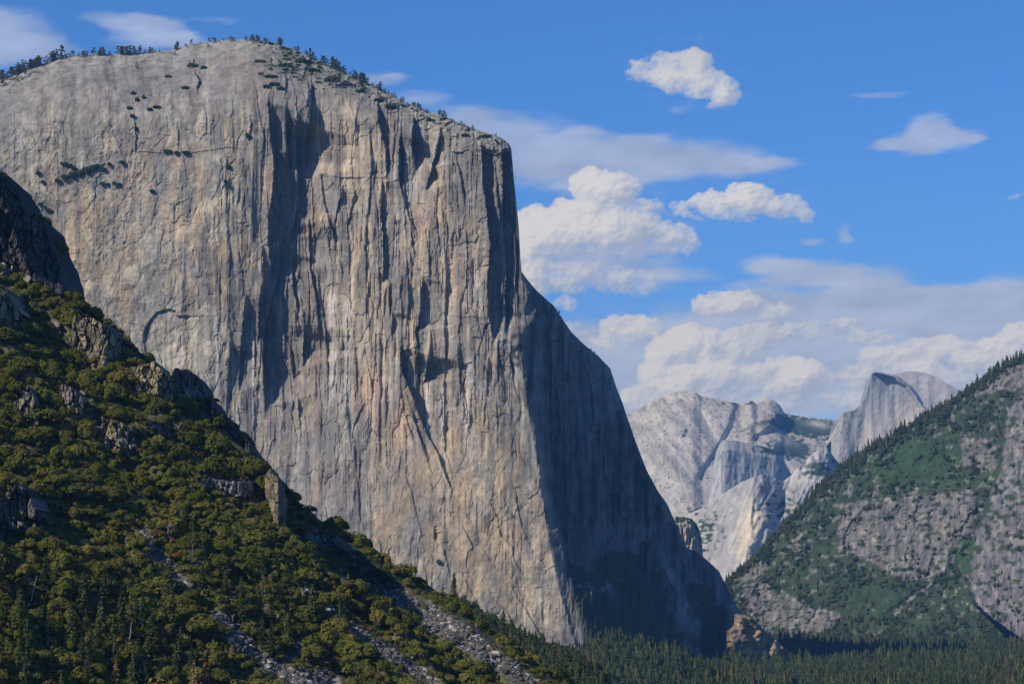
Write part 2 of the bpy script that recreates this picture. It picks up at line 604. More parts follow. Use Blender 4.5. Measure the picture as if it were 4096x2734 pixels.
# skyline of the near hillside, photo pixels
HILL_TOP = [(-420, 380), (-200, 520), (-60, 640), (0, 688), (24, 691), (45, 727), (72, 763), (89, 817), (110, 864), (140, 848), (170, 874), (185, 935), (197, 971), (220, 1019), (244, 1079), (256, 1162),
            (304, 1192), (358, 1246), (387, 1268), (441, 1285), (477, 1321), (524, 1363), (560, 1410), (596, 1434), (614, 1446), (662, 1492), (685, 1506),
            (690, 1480), (715, 1482), (721, 1502), (736, 1485), (748, 1505), (775, 1500), (808, 1536), (814, 1577), (841, 1601), (882, 1650), (930, 1704), (984, 1751),
            (1014, 1799), (1040, 1838), (1085, 1870), (1127, 1917), (1151, 1965), (1192, 2010), (1246, 2046), (1282, 2081), (1335, 2100), (1388, 2130),
            (1465, 2166), (1560, 2243), (1626, 2285), (1716, 2340), (1781, 2386), (1859, 2432), (1930, 2492), (2010, 2540), (2090, 2600), (2180, 2665), (2290, 2734), (2420, 2840)]
hill_top = curve_y(HILL_TOP)
# edge of the front spur; beyond it the slope drops into the gully
SPUR = [(1000, 1740), (1080, 1860), (1120, 1960), (1125, 2110), (1197, 2158), (1262, 2217), (1300, 2275), (1370, 2310), (1441, 2350), (1510, 2410), (1590, 2500), (1680, 2600), (1800, 2740), (1900, 2860)]
_sx = [p[0] for p in SPUR]
_sy = [p[1] for p in SPUR]

HILL_N = np.array([0.435, -0.435, 0.788])
_hp = at(1000, 2300, 1000.0) - np.array([0, 0, CAM_Z])
HILL_C = float(_hp @ HILL_N)


def hill_depth(px, py):
    px, py = np.asarray(px, float), np.asarray(py, float)
    ray = at(px, py, 1.0) - np.array([0, 0, CAM_Z])
    D = HILL_C / np.minimum(ray @ HILL_N, -0.12)
    q = -0.62 * px + 0.78 * py
    s = 0.78 * px + 0.62 * py
    wob = 60 * fbm(s / 500, q / 500, 2, 3)
    D = D + 15 * fbm((q + wob) / 210, s / 900, 4, 4) + 9 * fbm(px / 130, py / 110, 4, 5)
    D = D - 16 * ridged((q + wob) / 330 + 0.3, s / 1200, 2, 8)
    # gully behind the front spur
    xs = np.interp(py, _sy, _sx)
    t = px - xs
    gul = sstep(0, 26, t) * (1 - sstep(60, 420, t)) * sstep(1880, 2060, py) * (1 - 0.7 * sstep(2300, 2560, py))
    D = D + 66 * gul - 10 * sstep(-90, 0, t) * (t < 0) * sstep(1880, 2060, py)
    top = hill_top(px)
    D = D + 46 * sstep(70, 0, py - top) * sstep(250, 330, px + 0 * py) + hill_turn(px, py)
    return D


def hill_turn(px, py):
    """the upper left crag swings away to the right, out of the sun"""
    xe = np.interp(py, [600, 690, 760, 900, 1000, 1100, 1160, 1220], [-40, -20, 10, 50, 75, 125, 200, 300])
    return 0.34 * np.maximum(px - xe, 0) * sstep(1215, 1140, py) * sstep(380, 250, px)


def crag_field(px, py):
    """rock showing on the hillside: 1 on bare cliff bands"""
    v = np.zeros(np.broadcast(px, py).shape)
    for (cx, cy, rx, ry, a) in ROCKY:
        v = np.maximum(v, gauss(px, py, cx, cy, rx, ry, a))
    n = fbm(px / 60, py / 60, 4, 21)
    return sstep(0.42, 0.62, v + 0.28 * n)


ROCKY = [(110, 1020, 130, 150, 50), (380, 1370, 110, 75, 30), (600, 1520, 90, 60, 35), (60, 1250, 70, 70, 0), (110, 1610, 60, 70, 0), (480, 1760, 80, 60, 30),
         (90, 2050, 110, 110, 0), (1115, 1990, 42, 110, 0), (900, 1950, 110, 36, 10), (230, 1330, 90, 40, 30), (330, 1600, 60, 60, 30), (760, 1570, 60, 70, 40)]

def dict_args(*a, **k):
    return a, k


CRAGS = [
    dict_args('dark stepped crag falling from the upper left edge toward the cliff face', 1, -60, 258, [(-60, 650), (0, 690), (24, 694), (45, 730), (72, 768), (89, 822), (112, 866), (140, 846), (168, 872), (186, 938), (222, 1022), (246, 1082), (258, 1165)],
     [(-60, 1020), (20, 1040), (100, 1090), (180, 1140), (258, 1185)], 0.0, 30, (0.050, 0.045, 0.040), 0.0, 14, step=2.6),  # dark tone carries the shade of the turned-away face
    dict_args('pale crag cut by the left edge below the dark stepped crag', 6, -60, 84, [(-60, 1150), (0, 1165), (30, 1170), (60, 1215), (84, 1260)], [(-60, 1300), (30, 1305), (84, 1320)], 0.05, 26, (0.20, 0.185, 0.155), 0.2, 26),
    dict_args('grey crag with yellow lichen streaks under the brush on the upper ridge', 2, 288, 496, [(288, 1275), (340, 1272), (400, 1285), (450, 1320), (496, 1365)], [(288, 1395), (330, 1440), (390, 1475), (440, 1450), (496, 1430)], 0.03, 24, (0.19, 0.175, 0.135), 0.35, 16),
    dict_args('row of pale pillars with bright yellow faces on the ridge crest', 3, 505, 694, [(505, 1500), (540, 1470), (580, 1452), (620, 1446), (660, 1492), (694, 1520)], [(505, 1560), (560, 1585), (620, 1590), (694, 1606)], 0.0, 22, (0.20, 0.18, 0.135), 0.5, 14),
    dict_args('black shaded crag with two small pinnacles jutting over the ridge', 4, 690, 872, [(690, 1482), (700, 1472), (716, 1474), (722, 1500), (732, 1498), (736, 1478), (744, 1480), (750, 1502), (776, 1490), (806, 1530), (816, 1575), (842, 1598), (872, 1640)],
     [(690, 1585), (740, 1600), (800, 1640), (872, 1690)], 0.30, 20, (0.07, 0.064, 0.058), 0.0, 6),  # shade of this crag is put into its near-black tone
    dict_args('small crag with one tall lone yellow pillar in the middle of the upper slope', 5, 405, 540, [(405, 1660), (440, 1680), (480, 1690), (505, 1700), (514, 1712), (532, 1712), (540, 1760)], [(405, 1740), (450, 1765), (500, 1790), (520, 1805), (540, 1815)], 0.02, 20, (0.15, 0.135, 0.11), 0.45, 22),
    dict_args('small grey outcrop with a leaning pillar on the upper left slope', 7, 56, 156, [(56, 1600), (90, 1590), (112, 1552), (126, 1556), (140, 1610), (156, 1640)], [(56, 1650), (100, 1680), (156, 1700)], 0.02, 20, (0.17, 0.155, 0.13), 0.2, 18),
    dict_args('dark smooth cliff at the left edge in the middle of the slope', 8, -60, 168, [(-60, 2010), (0, 2000), (60, 1945), (100, 1950), (130, 2010), (168, 2080)], [(-60, 2150), (40, 2165), (100, 2150), (168, 2140)], 0.04, 40, (0.10, 0.094, 0.088), 0.05, 18),
    dict_args('jointed crag at the right end of the front spur above the shaded gully', 9, 1058, 1142, [(1058, 1905), (1080, 1880), (1110, 1905), (1128, 1925), (1142, 1965)], [(1058, 1975), (1085, 2040), (1108, 2110), (1126, 2118), (1142, 2090)], 0.05, 18, (0.14, 0.125, 0.10), 0.3, 14),
    dict_args('black jagged rock rib along the shaded ridge edge below the two small pinnacles', 14, 846, 992, [(846, 1602), (882, 1648), (930, 1702), (992, 1762)], [(846, 1690), (900, 1750), (992, 1830)], 0.30, 18, (0.065, 0.060, 0.055), 0.0, 16),  # dark tone paints in the shadow band along the ridge edge
    dict_args('low broken grey ledge running across the spur', 10, 806, 1016, [(806, 1925), (850, 1915), (900, 1935), (960, 1925), (1016, 1935)], [(806, 1945), (860, 1950), (930, 1980), (980, 1990), (1016, 1975)], 0.0, 22, (0.22, 0.21, 0.195), 0.05, 22),
    dict_args('small crag among the oaks left of the upper scree chute', 11, 236, 335, [(236, 1545), (280, 1555), (335, 1600)], [(236, 1600), (290, 1640), (335, 1660)], 0.02, 20, (0.15, 0.135, 0.115), 0.12, 20),
    dict_args('thin brown crag on the slope between the lone yellow pillar and the ridge crest', 12, 596, 690, [(596, 1680), (640, 1690), (690, 1710)], [(596, 1712), (640, 1735), (690, 1750)], 0.02, 18, (0.13, 0.115, 0.095), 0.12, 14),
    dict_args('black crag on the skyline above the end crag', 13, 980, 1086, [(980, 1752), (1014, 1800), (1040, 1838), (1086, 1872)], [(980, 1800), (1030, 1866), (1086, 1905)], 0.14, 18, (0.085, 0.078, 0.07), 0.0, 8),  # tone darkened as part of the painted ridge shadow band
]
CRAG_OUTLINES = [(a_[2], a_[3], a_[4], a_[5]) for a_, k_ in CRAGS]

# scree chutes: centre line and width
SCREE = {
    'upper': [(575, 2122, 26), (592, 2181, 50), (644, 2241, 66), (703, 2295, 46), (763, 2352, 30)],
    'lower': [(868, 2458, 40), (906, 2515, 72), (984, 2581, 62), (1073, 2652, 56), (1150, 2700, 80), (1300, 2750, 150)],
    'gully': [(1262, 2150, 36), (1381, 2211, 56), (1501, 2313, 70), (1596, 2384, 80), (1715, 2462, 100), (1834, 2533, 104), (1954, 2622, 84), (2062, 2694, 70), (2140, 2745, 60)],
    'narrow': [(1382, 2492, 18), (1453, 2536, 42), (1513, 2581, 46), (1596, 2640, 48), (1667, 2682, 46), (1740, 2740, 60)],
    'short': [(993, 2382, 16), (1030, 2415, 34), (1068, 2446, 22)],
    'ledge': [(1145, 2640, 20), (1200, 2600, 10), (1180, 2560, 30), (1225, 2625, 30)],
    'patch': [(1210, 2354, 20), (1235, 2368, 40), (1250, 2380, 20)],
    'stub': [(1290, 2430, 14), (1320, 2450, 34)],
}


def scree_mask(px, py, grow=0.0, names=None):
    m = np.zeros(np.broadcast(px, py).shape)
    for k, pts in SCREE.items():
        if names and k not in names:
            continue
        for (x1, y1, w1), (x2, y2, w2) in zip(pts[:-1], pts[1:]):
            dx, dy = x2 - x1, y2 - y1
            t = np.clip(((px - x1) * dx + (py - y1) * dy) / (dx * dx + dy * dy), 0, 1)
            d = np.hypot(px - x1 - t * dx, (py - y1 - t * dy))
            w = (w1 + t * (w2 - w1)) / 2 + grow
            m = np.maximum(m, 1 - d / np.maximum(w, 1))
    return m


def near_crag(px, py):
    for (x0, x1, top, base) in CRAG_OUTLINES:
        if x0 - 6 < px < x1 + 6:
            yt = np.interp(px, [p[0] for p in top], [p[1] for p in top])
            yb = np.interp(px, [p[0] for p in base], [p[1] for p in base])
            if yt - 4 < py < yb + 26:
                return True
    return False


def build_hill():
    xs = np.concatenate([np.arange(-420, -20, 16), np.arange(-20, 2300, 5.5), np.arange(2300, 2420, 10)])
    R = 330
    t = np.linspace(0, 1, R)[:, None] ** 1.15
    yt = hill_top(xs) + 3 * fbm(xs / 9, xs * 0, 3, 2) - 0
    yb = np.maximum(2960, yt + 60)
    X = np.broadcast_to(xs, (R, len(xs)))
    Y = yt + t * (yb - yt)
    D = hill_depth(X, Y)
    rock = crag_field(X, Y)
    f1, f2, val = cells(X / 26 + 0.4 * fbm(X / 60, Y / 60, 2, 31), Y / 60 + 0.4 * fbm(X / 60, Y / 60, 2, 33), 4)
    f1b, f2b, valb = cells(X / 11, Y / 20, 6)
    D = D - rock * (4 * val + 2 * valb + 2 * fbm(X / 30, Y / 30, 3, 35)) - sstep(0, 20, hill_turn(X, Y)) * (7 * val + 3 * valb) + rock * 5 * sstep(0.12, 0.0, f2 - f1)
    sc = sstep(0.0, 0.35, scree_mask(X, Y))
    D = D + 3.0 * sc
    P = at(X, Y, D)
    n = fbm(X / 16, Y / 16, 3, 36)[..., None]
    n2 = fbm(X / 120, Y / 120, 3, 37)[..., None]
    soil = np.array((0.14, 0.115, 0.070)) * (1 + 0.5 * n)
    green = np.array((0.075, 0.075, 0.026)) * (1 + 0.4 * n)
    col = green + (soil - green) * sstep(-0.05, 0.35, n2)
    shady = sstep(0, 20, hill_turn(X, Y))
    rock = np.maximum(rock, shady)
    lich = (sstep(0.1, 0.4, fbm(X / 40, Y / 40, 3, 38)) * (1 - shady))[..., None]
    stone = np.array((0.17, 0.155, 0.135)) * (0.6 + 0.8 * val[..., None]) * (1 + 0.3 * n)
    stone = stone + (np.array((0.34, 0.27, 0.12)) - stone) * lich * 0.4
    stone = stone * (1 - 0.6 * shady[..., None])  # shade of the turned-away rock deepened in its colour
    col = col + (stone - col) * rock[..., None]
    grey = np.array((0.17, 0.165, 0.16)) * (1 + 0.5 * n)
    col = col + (grey - col) * sc[..., None]
    bare = np.maximum(gauss(X, Y, 340, 2165, 26, 12), gauss(X, Y, 235, 2430, 22, 10))[..., None]
    col = col + (np.array((0.40, 0.30, 0.18)) - col) * sstep(0.3, 0.6, bare)
    o = landform('hillside', P, np.clip(col, 0.01, 0.9), M_SLOPE, back=(40, 160, 500), fall=(0.4, 0.7, 0.7), foot=250)
    tag(o, 'brush covered hillside falling from upper left to lower middle in front of the great cliff', 'hillside', kind='structure')


# ------------------------------------------------------------------ the great cliff
CLIFF_TOP = [(-420, 470), (-200, 370), (0, 312), (60, 296), (120, 270), (179, 254), (238, 230), (358, 217), (477, 216), (596, 208), (691, 199), (775, 175), (894, 161), (983, 158), (1040, 162), (1103, 174),
             (1192, 204), (1252, 233), (1311, 258), (1377, 288), (1466, 330), (1544, 366), (1615, 407), (1705, 443), (1794, 473), (1913, 521), (2003, 550), (2034, 572),
             (2044, 590), (2047, 614), (2051, 660), (2056, 720), (2062, 775), (2068, 840), (2074, 894), (2078, 960), (2081, 1030), (2086, 1086), (2110, 1118), (2145, 1160), (2180, 1192), (2214, 1221), (2250, 1275), (2284, 1325), (2330, 1372), (2371, 1404),
             (2410, 1440), (2441, 1473), (2450, 1500), (2467, 1552), (2490, 1610), (2511, 1674), (2548, 1780), (2589, 1883), (2630, 1960), (2668, 2014), (2720, 2127), (2738, 2182), (2760, 2196), (2790, 2206), (2830, 2240), (2877, 2284),
             (2910, 2350), (2947, 2424), (2985, 2462), (3034, 2485), (3075, 2540), (3121, 2570), (3145, 2610), (3165, 2659), (3180, 2720)]
cliff_top = curve_y(CLIFF_TOP)
NOSE = [(2084, 900), (2082, 1080), (2080, 1240), (2076, 1395), (2101, 1604), (2136, 1779), (2162, 1953), (2180, 2080), (2197, 2180), (2222, 2300), (2249, 2406), (2280, 2520), (2310, 2624), (2345, 2734)]
_nx = [p[0] for p in NOSE]
_ny = [p[1] for p in NOSE]

# corners of the wall traced from the photograph: x, y, width of the recess to the right of the corner
CORNERS = [
    [(1073, 880, 40), (1073, 960, 80), (1078, 1010, 75), (1085, 1080, 50)],
    [(1050, 1010, 10), (1051, 1125, 28), (1035, 1210, 34), (1035, 1300, 30), (1030, 1360, 12)],
    [(1120, 1030, 24), (1106, 1120, 32), (1085, 1200, 26), (1062, 1300, 50), (1055, 1350, 85), (1052, 1430, 85), (1053, 1500, 80), (1055, 1570, 40), (1060, 1620, 10)],
    [(1237, 880, 14), (1237, 1000, 17), (1240, 1080, 18), (1262, 1180, 20), (1272, 1290, 12), (1275, 1340, 4)],
    [(1174, 1030, 16), (1168, 1110, 26), (1176, 1170, 26), (1192, 1240, 14)],
    [(1529, 880, 16), (1531, 960, 18), (1535, 1030, 20), (1533, 1125, 14)],
    [(1511, 430, 34), (1514, 487, 38), (1543, 597, 16), (1545, 690, 8)],
    [(1598, 569, 28), (1596, 640, 33), (1596, 700, 33), (1600, 740, 22), (1620, 817, 14), (1640, 882, 11), (1667, 930, 9)],
    [(1655, 495, 55), (1645, 560, 55), (1655, 640, 35), (1662, 680, 10)],
    [(1762, 540, 16), (1750, 590, 22), (1738, 635, 24), (1715, 720, 22), (1706, 750, 10)],
    [(1825, 635, 8), (1843, 709, 14), (1855, 778, 10), (1856, 800, 4)],
    [(1926, 600, 24), (1932, 718, 28), (1944, 808, 36), (1950, 900, 48), (1965, 983, 50), (1956, 1049, 54), (1950, 1109, 55), (1953, 1183, 52), (1954, 1258, 50), (1965, 1320, 28), (1972, 1360, 8)],
    [(2009, 625, 36), (2011, 700, 42), (2011, 778, 42), (2009, 870, 44), (2013, 930, 34), (2020, 989, 30), (2024, 1058, 30), (2026, 1109, 30), (2018, 1168, 32), (2021, 1258, 26), (2024, 1320, 8)],
    [(2063, 945, 6), (2070, 1067, 9), (2062, 1124, 10), (2070, 1198, 8), (2072, 1300, 4)],
    [(1643, 890, 6), (1646, 975, 9), (1661, 1034, 6)],
    [(1690, 1120, 12), (1684, 1170, 24), (1682, 1230, 26), (1672, 1300, 26), (1660, 1325, 8)],
    [(1557, 1140, 9), (1557, 1200, 11), (1558, 1252, 8)],
    [(1569, 1262, 18), (1569, 1300, 16), (1567, 1340, 7)],
    [(1628, 1094, 6), (1634, 1183, 9), (1628, 1290, 8), (1622, 1350, 6)],
    [(1600, 1390, 6), (1602, 1425, 22), (1604, 1460, 42), (1610, 1490, 50), (1621, 1517, 48), (1647, 1574, 32), (1665, 1630, 26), (1690, 1690, 22), (1715, 1750, 18), (1755, 1817, 15), (1772, 1877, 12), (1805, 1955, 5)],
    [(1712, 1430, 16), (1706, 1470, 34), (1699, 1512, 26), (1690, 1535, 4)],
    [(1603, 1570, 4), (1615, 1648, 6), (1640, 1720, 6), (1656, 1764, 4)],
    [(1656, 1678, 6), (1677, 1737, 9), (1695, 1785, 9), (1715, 1830, 6)],
    [(1421, 1404, 4), (1425, 1480, 6), (1427, 1559, 4)],
    [(1471, 1460, 4), (1480, 1510, 6), (1489, 1559, 4)],
    [(1518, 1350, 4), (1520, 1450, 5), (1521, 1573, 4)],
    [(1457, 1612, 4), (1430, 1665, 6), (1415, 1700, 5), (1409, 1740, 3)],
    [(984, 1190, 8), (975, 1260, 24), (971, 1310, 28), (966, 1360, 24), (961, 1415, 20), (957, 1510, 18), (955, 1560, 6)],
    [(919, 1395, 20), (916, 1450, 24), (913, 1510, 18), (909, 1580, 8), (906, 1620, 3)],
    [(1016, 1330, 7), (1020, 1420, 11), (1016, 1510, 8)],
    [(1150, 1350, 8), (1165, 1420, 14), (1172, 1480, 12), (1177, 1530, 6)],
    [(1272, 1110, 7), (1280, 1200, 9), (1296, 1280, 10), (1303, 1360, 10), (1306, 1425, 5)],
    [(1216, 1340, 20), (1213, 1400, 46), (1212, 1440, 30)],
    [(1145, 310, 8), (1143, 345, 14), (1142, 380, 6)],
    [(1072, 420, 14), (1078, 490, 26), (1084, 560, 28), (1095, 610, 22), (1098, 650, 50), (1090, 760, 60), (1078, 850, 60), (1072, 900, 40)],
    [(1144, 480, 14), (1145, 550, 32), (1148, 620, 34), (1150, 680, 16)],
    [(1180, 520, 30), (1180, 580, 62), (1182, 640, 60), (1190, 690, 34), (1192, 740, 24), (1186, 820, 28), (1174, 900, 24), (1168, 960, 8)],
    [(1246, 330, 10), (1244, 400, 24), (1238, 470, 26), (1227, 540, 26), (1221, 620, 24), (1216, 700, 14)],
    [(1283, 700, 8), (1288, 760, 11), (1297, 820, 12), (1318, 890, 10), (1345, 990, 6), (1368, 1080, 4)],
    [(1527, 740, 12), (1524, 820, 20), (1522, 880, 16)],
    [(1370, 763, 8), (1355, 815, 14), (1340, 870, 8), (1336, 930, 4)],
    [(1240, 205, 4), (1236, 250, 9), (1210, 310, 8)],
    [(1411, 1860, -6), (1432, 1910, -10), (1453, 1961, -9), (1480, 2060, -8), (1519, 2193, -6)],
    [(1800, 2060, 3), (1850, 2100, 4), (1885, 2170, 7), (1890, 2190, 5)],
    [(1770, 2180, 3), (1782, 2230, 5), (1800, 2300, 3)],
    [(1735, 2120, 8), (1737, 2150, 7), (1750, 2170, 4)],
    [(1960, 2380, 3), (2030, 2450, 5), (2070, 2540, 5), (2090, 2600, 3)],
    [(2050, 2360, 4), (2105, 2440, 6), (2150, 2520, 7), (2200, 2600, 5)],
    [(1850, 2300, 3), (1900, 2400, 4), (1930, 2470, 3)],
    [(2060, 1960, 4), (2072, 2040, 5), (2090, 2110, 4), (2130, 2200, 3)],
    [(1960, 2010, 4), (1990, 2070, 5), (2000, 2140, 5), (2048, 2180, 6), (2052, 2230, 4), (2090, 2290, 3)],
    [(780, 290, 12), (797, 318, 26), (790, 350, 22)],
    [(536, 470, 4), (543, 540, 7), (541, 600, 6)],
    [(705, 480, 3), (712, 530, 5), (712, 590, 4)],
    [(1000, 480, 5), (1002, 530, 9), (996, 560, 6)],
    [(905, 640, 3), (915, 720, 4), (905, 780, 4)],
    [(2030, 1400, 3), (2045, 1470, 6), (2055, 1540, 5), (2075, 1600, 3)],
    [(1990, 1380, 4), (1994, 1450, 7), (2005, 1500, 5), (2030, 1550, 3)],
    [(1830, 1390, 4), (1836, 1460, 8), (1838, 1510, 7), (1842, 1560, 4)],
    [(1872, 1610, 3), (1880, 1680, 5), (1878, 1730, 3)],
    [(1935, 1690, 4), (1940, 1620, 5), (1946, 1570, 3)],
    [(1765, 1620, 3), (1775, 1700, 5), (1780, 1800, 4), (1810, 1900, 3)],
]
# overhangs and ledges traced from the photograph: x, y, height of the recess below
ROOFS = [
    [(1270, 700, 4), (1330, 706, 7), (1400, 712, 9), (1456, 709, 7)],
    [(1545, 642, 10), (1580, 645, 9)],
    [(1495, 709, 7), (1540, 711, 7)],
    [(1550, 728, 12), (1602, 718, 12)],
    [(1812, 606, 18), (1850, 610, 24), (1862, 600, 8)],
    [(1930, 600, 24), (1985, 622, 26), (2000, 612, 24), (2045, 604, 22)],
    [(1665, 812, 6), (1697, 813, 7)],
    [(1922, 1066, 9), (1956, 1056, 13)],
    [(2022, 1232, 18), (2050, 1230, 18)],
    [(530, 603, 4), (585, 606, 7), (640, 613, 4), (700, 606, 4), (760, 612, 5), (830, 602, 6), (925, 588, 5), (990, 600, 3)],
    [(1314, 365, 7), (1350, 378, 9)],
    [(1612, 1402, 7), (1650, 1392, 8), (1695, 1366, 6)],
    [(1716, 1452, 8), (1748, 1460, 7)],
    [(1320, 994, 9), (1350, 1000, 7)],
    [(690, 405, 5), (740, 408, 7), (790, 430, 6)],
    [(860, 404, 4), (905, 400, 6), (930, 408, 4)],
    [(640, 536, 4), (680, 540, 5)],
    [(735, 545, 3), (765, 532, 4)],
    [(700, 820, 3), (760, 790, 4)],
    [(230, 800, 4), (260, 812, 6), (300, 800, 4)],
    [(1885, 1262, 6), (1920, 1270, 7)],
    [(1895, 1345, 10), (1925, 1350, 8)],
    [(1800, 1262, 3), (1850, 1266, 5), (1890, 1268, 3)],
    [(935, 1405, 10), (962, 1402, 8)],
    [(1735, 2135, 9), (1765, 2125, 7)],
    [(2140, 2350, 8), (2165, 2345, 6)],
    [(1100, 1620, 6), (1125, 1625, 8)],
    [(1190, 1650, 7), (1210, 1690, 9)],
    [(1140, 2250, 3), (1180, 2245, 4)],
    [(1480, 980, 3), (1520, 1040, 3), (1570, 1060, 3)],
    [(1010, 938, 6), (1040, 946, 6)],
    [(1430, 1185, 4), (1500, 1210, 3)],
    [(820, 1095, 3), (845, 1100, 4)],
]
ARCH = [(574, 1330), (582, 1312), (600, 1280), (625, 1250), (650, 1240), (674, 1235), (705, 1244)]
# ribs and pillars standing out of the wall: x, y, half width
RIBS = [
    [(1190, 880, 9), (1195, 1050, 11), (1189, 1110, 10), (1196, 1170, 10), (1212, 1260, 9), (1218, 1330, 5)],
    [(1162, 880, 9), (1150, 960, 12), (1143, 1050, 12), (1146, 1130, 10), (1140, 1200, 7)],
    [(1116, 1000, 7), (1110, 1090, 9), (1098, 1180, 8), (1080, 1270, 12), (1068, 1320, 8)],
    [(1143, 1330, 7), (1148, 1430, 10), (1160, 1540, 9), (1168, 1640, 8)],
    [(983, 1395, 6), (981, 1450, 8), (976, 1515, 6)],
    [(1042, 1290, 10), (1040, 1400, 11), (1030, 1500, 11), (1022, 1560, 7)],
    [(1183, 400, 5), (1186, 470, 7), (1183, 540, 7), (1180, 600, 4)],
    [(1226, 320, 10), (1230, 370, 12), (1224, 430, 10)],
    [(1160, 310, 8), (1170, 350, 10), (1186, 400, 6)],
    [(1126, 560, 6), (1118, 640, 8), (1122, 700, 6)],
    [(1098, 700, 5), (1090, 780, 8), (1088, 860, 7), (1080, 930, 5)],
    [(1140, 700, 6), (1136, 790, 9), (1126, 870, 9), (1120, 960, 6)],
    [(1240, 700, 8), (1246, 800, 11), (1250, 900, 9), (1256, 980, 6)],
    [(1290, 880, 8), (1310, 980, 10), (1326, 1060, 8)],
    [(1420, 760, 10), (1400, 830, 14), (1385, 890, 10)],
    [(1480, 740, 8), (1470, 820, 11), (1462, 900, 9), (1458, 1000, 7)],
    [(1500, 800, 7), (1508, 900, 9), (1512, 1000, 8), (1510, 1120, 6)],
    [(1575, 480, 10), (1570, 560, 14), (1566, 640, 12), (1568, 700, 7)],
    [(1635, 780, 5), (1640, 860, 7), (1655, 950, 6)],
    [(1616, 700, 6), (1612, 790, 8), (1618, 880, 7), (1622, 960, 5)],
    [(1700, 905, 6), (1706, 980, 8), (1714, 1060, 8), (1716, 1110, 5)],
    [(1741, 590, 10), (1730, 650, 13), (1715, 700, 9)],
    [(1760, 500, 10), (1752, 545, 12), (1738, 600, 10)],
    [(1787, 910, 5), (1792, 1010, 6), (1800, 1100, 5)],
    [(1860, 920, 6), (1866, 1020, 7), (1862, 1140, 6), (1870, 1250, 4)],
    [(1975, 640, 8), (1984, 760, 10), (1996, 900, 9), (2004, 1000, 5), (2012, 1080, 5), (2006, 1180, 8), (2008, 1300, 7)],
    [(2056, 900, 5), (2060, 1000, 7), (2062, 1080, 6), (2056, 1180, 6), (2062, 1290, 5)],
    [(1545, 1140, 8), (1534, 1200, 10), (1530, 1260, 7)],
    [(1604, 1100, 8), (1600, 1150, 10), (1596, 1200, 6)],
    [(1585, 1180, 5), (1576, 1240, 6), (1570, 1280, 4)],
    [(1620, 1560, 7), (1640, 1640, 8), (1665, 1720, 8), (1700, 1820, 6), (1730, 1900, 4)],
    [(1955, 1420, 6), (1950, 1500, 6), (1945, 1570, 4)],
    [(950, 1620, 6), (955, 1700, 7), (958, 1780, 5)],
    [(1012, 1560, 5), (1014, 1660, 6), (1014, 1780, 5)],
    [(1185, 1560, 10), (1190, 1650, 13), (1196, 1720, 9)],
]
M_PER_PX = 0.427
TAN_SUN = 0.68


def step_field(X, Y, path, vertical):
    """recess (metres) that starts abruptly at a traced edge and eases back over a long ramp"""
    U, V = (X, Y) if vertical else (Y, X)
    pu = [p[0] if vertical else p[1] for p in path]
    pv = [p[1] if vertical else p[0] for p in path]
    pw = np.array([p[2] for p in path], float)
    lo, hi = min(pv), max(pv)
    order = np.argsort(pv)
    pv, pu, pw = np.array(pv)[order], np.array(pu)[order], pw[order]
    sg = np.sign(pw[len(pw) // 2])
    wmax = np.abs(pw).max()
    e = 16 + 0.7 * wmax if vertical else 7
    um = (U > min(pu) - 30 * 8) & (U < max(pu) + 12 * wmax + 260) & (V > lo - e) & (V < hi + e)
    if not um.any():
        return None
    u, v = U[um], V[um]
    jag = 3.0 * perlin(v / 31, v * 0 + path[0][0] * 0.37, 5) + 1.8 * perlin(v / 11, v * 0 + path[0][0] * 0.37, 6)
    c = np.interp(v, pv, pu) + jag * (1.0 if vertical else 0.6)
    w = np.abs(np.interp(v, pv, pw))
    w = np.where(w > 24, 24 + (w - 24) * (0.62 if pu[0] < 1300 else 0.8), w)
    w = w * sstep(lo - e, lo + e * 0.6, v) * sstep(hi + e, hi - e * 0.6, v)
    t = (u - c) * sg
    amp = np.maximum(w, 2.5 * (w > 0.4)) * M_PER_PX / (TAN_SUN if vertical else 1.15)
    ramp = np.maximum(40, w * (5.5 if vertical else 8))
    r = amp * sstep(-1.2, 2.2, t) * (1 - sstep(w * 0.9, w * 0.9 + ramp, t))
    pre = amp * 0.22 * sstep(-np.maximum(14, w * 1.2), -1.2, t) * (1 - sstep(-1.2, 2.2, t))
    return um, r - pre


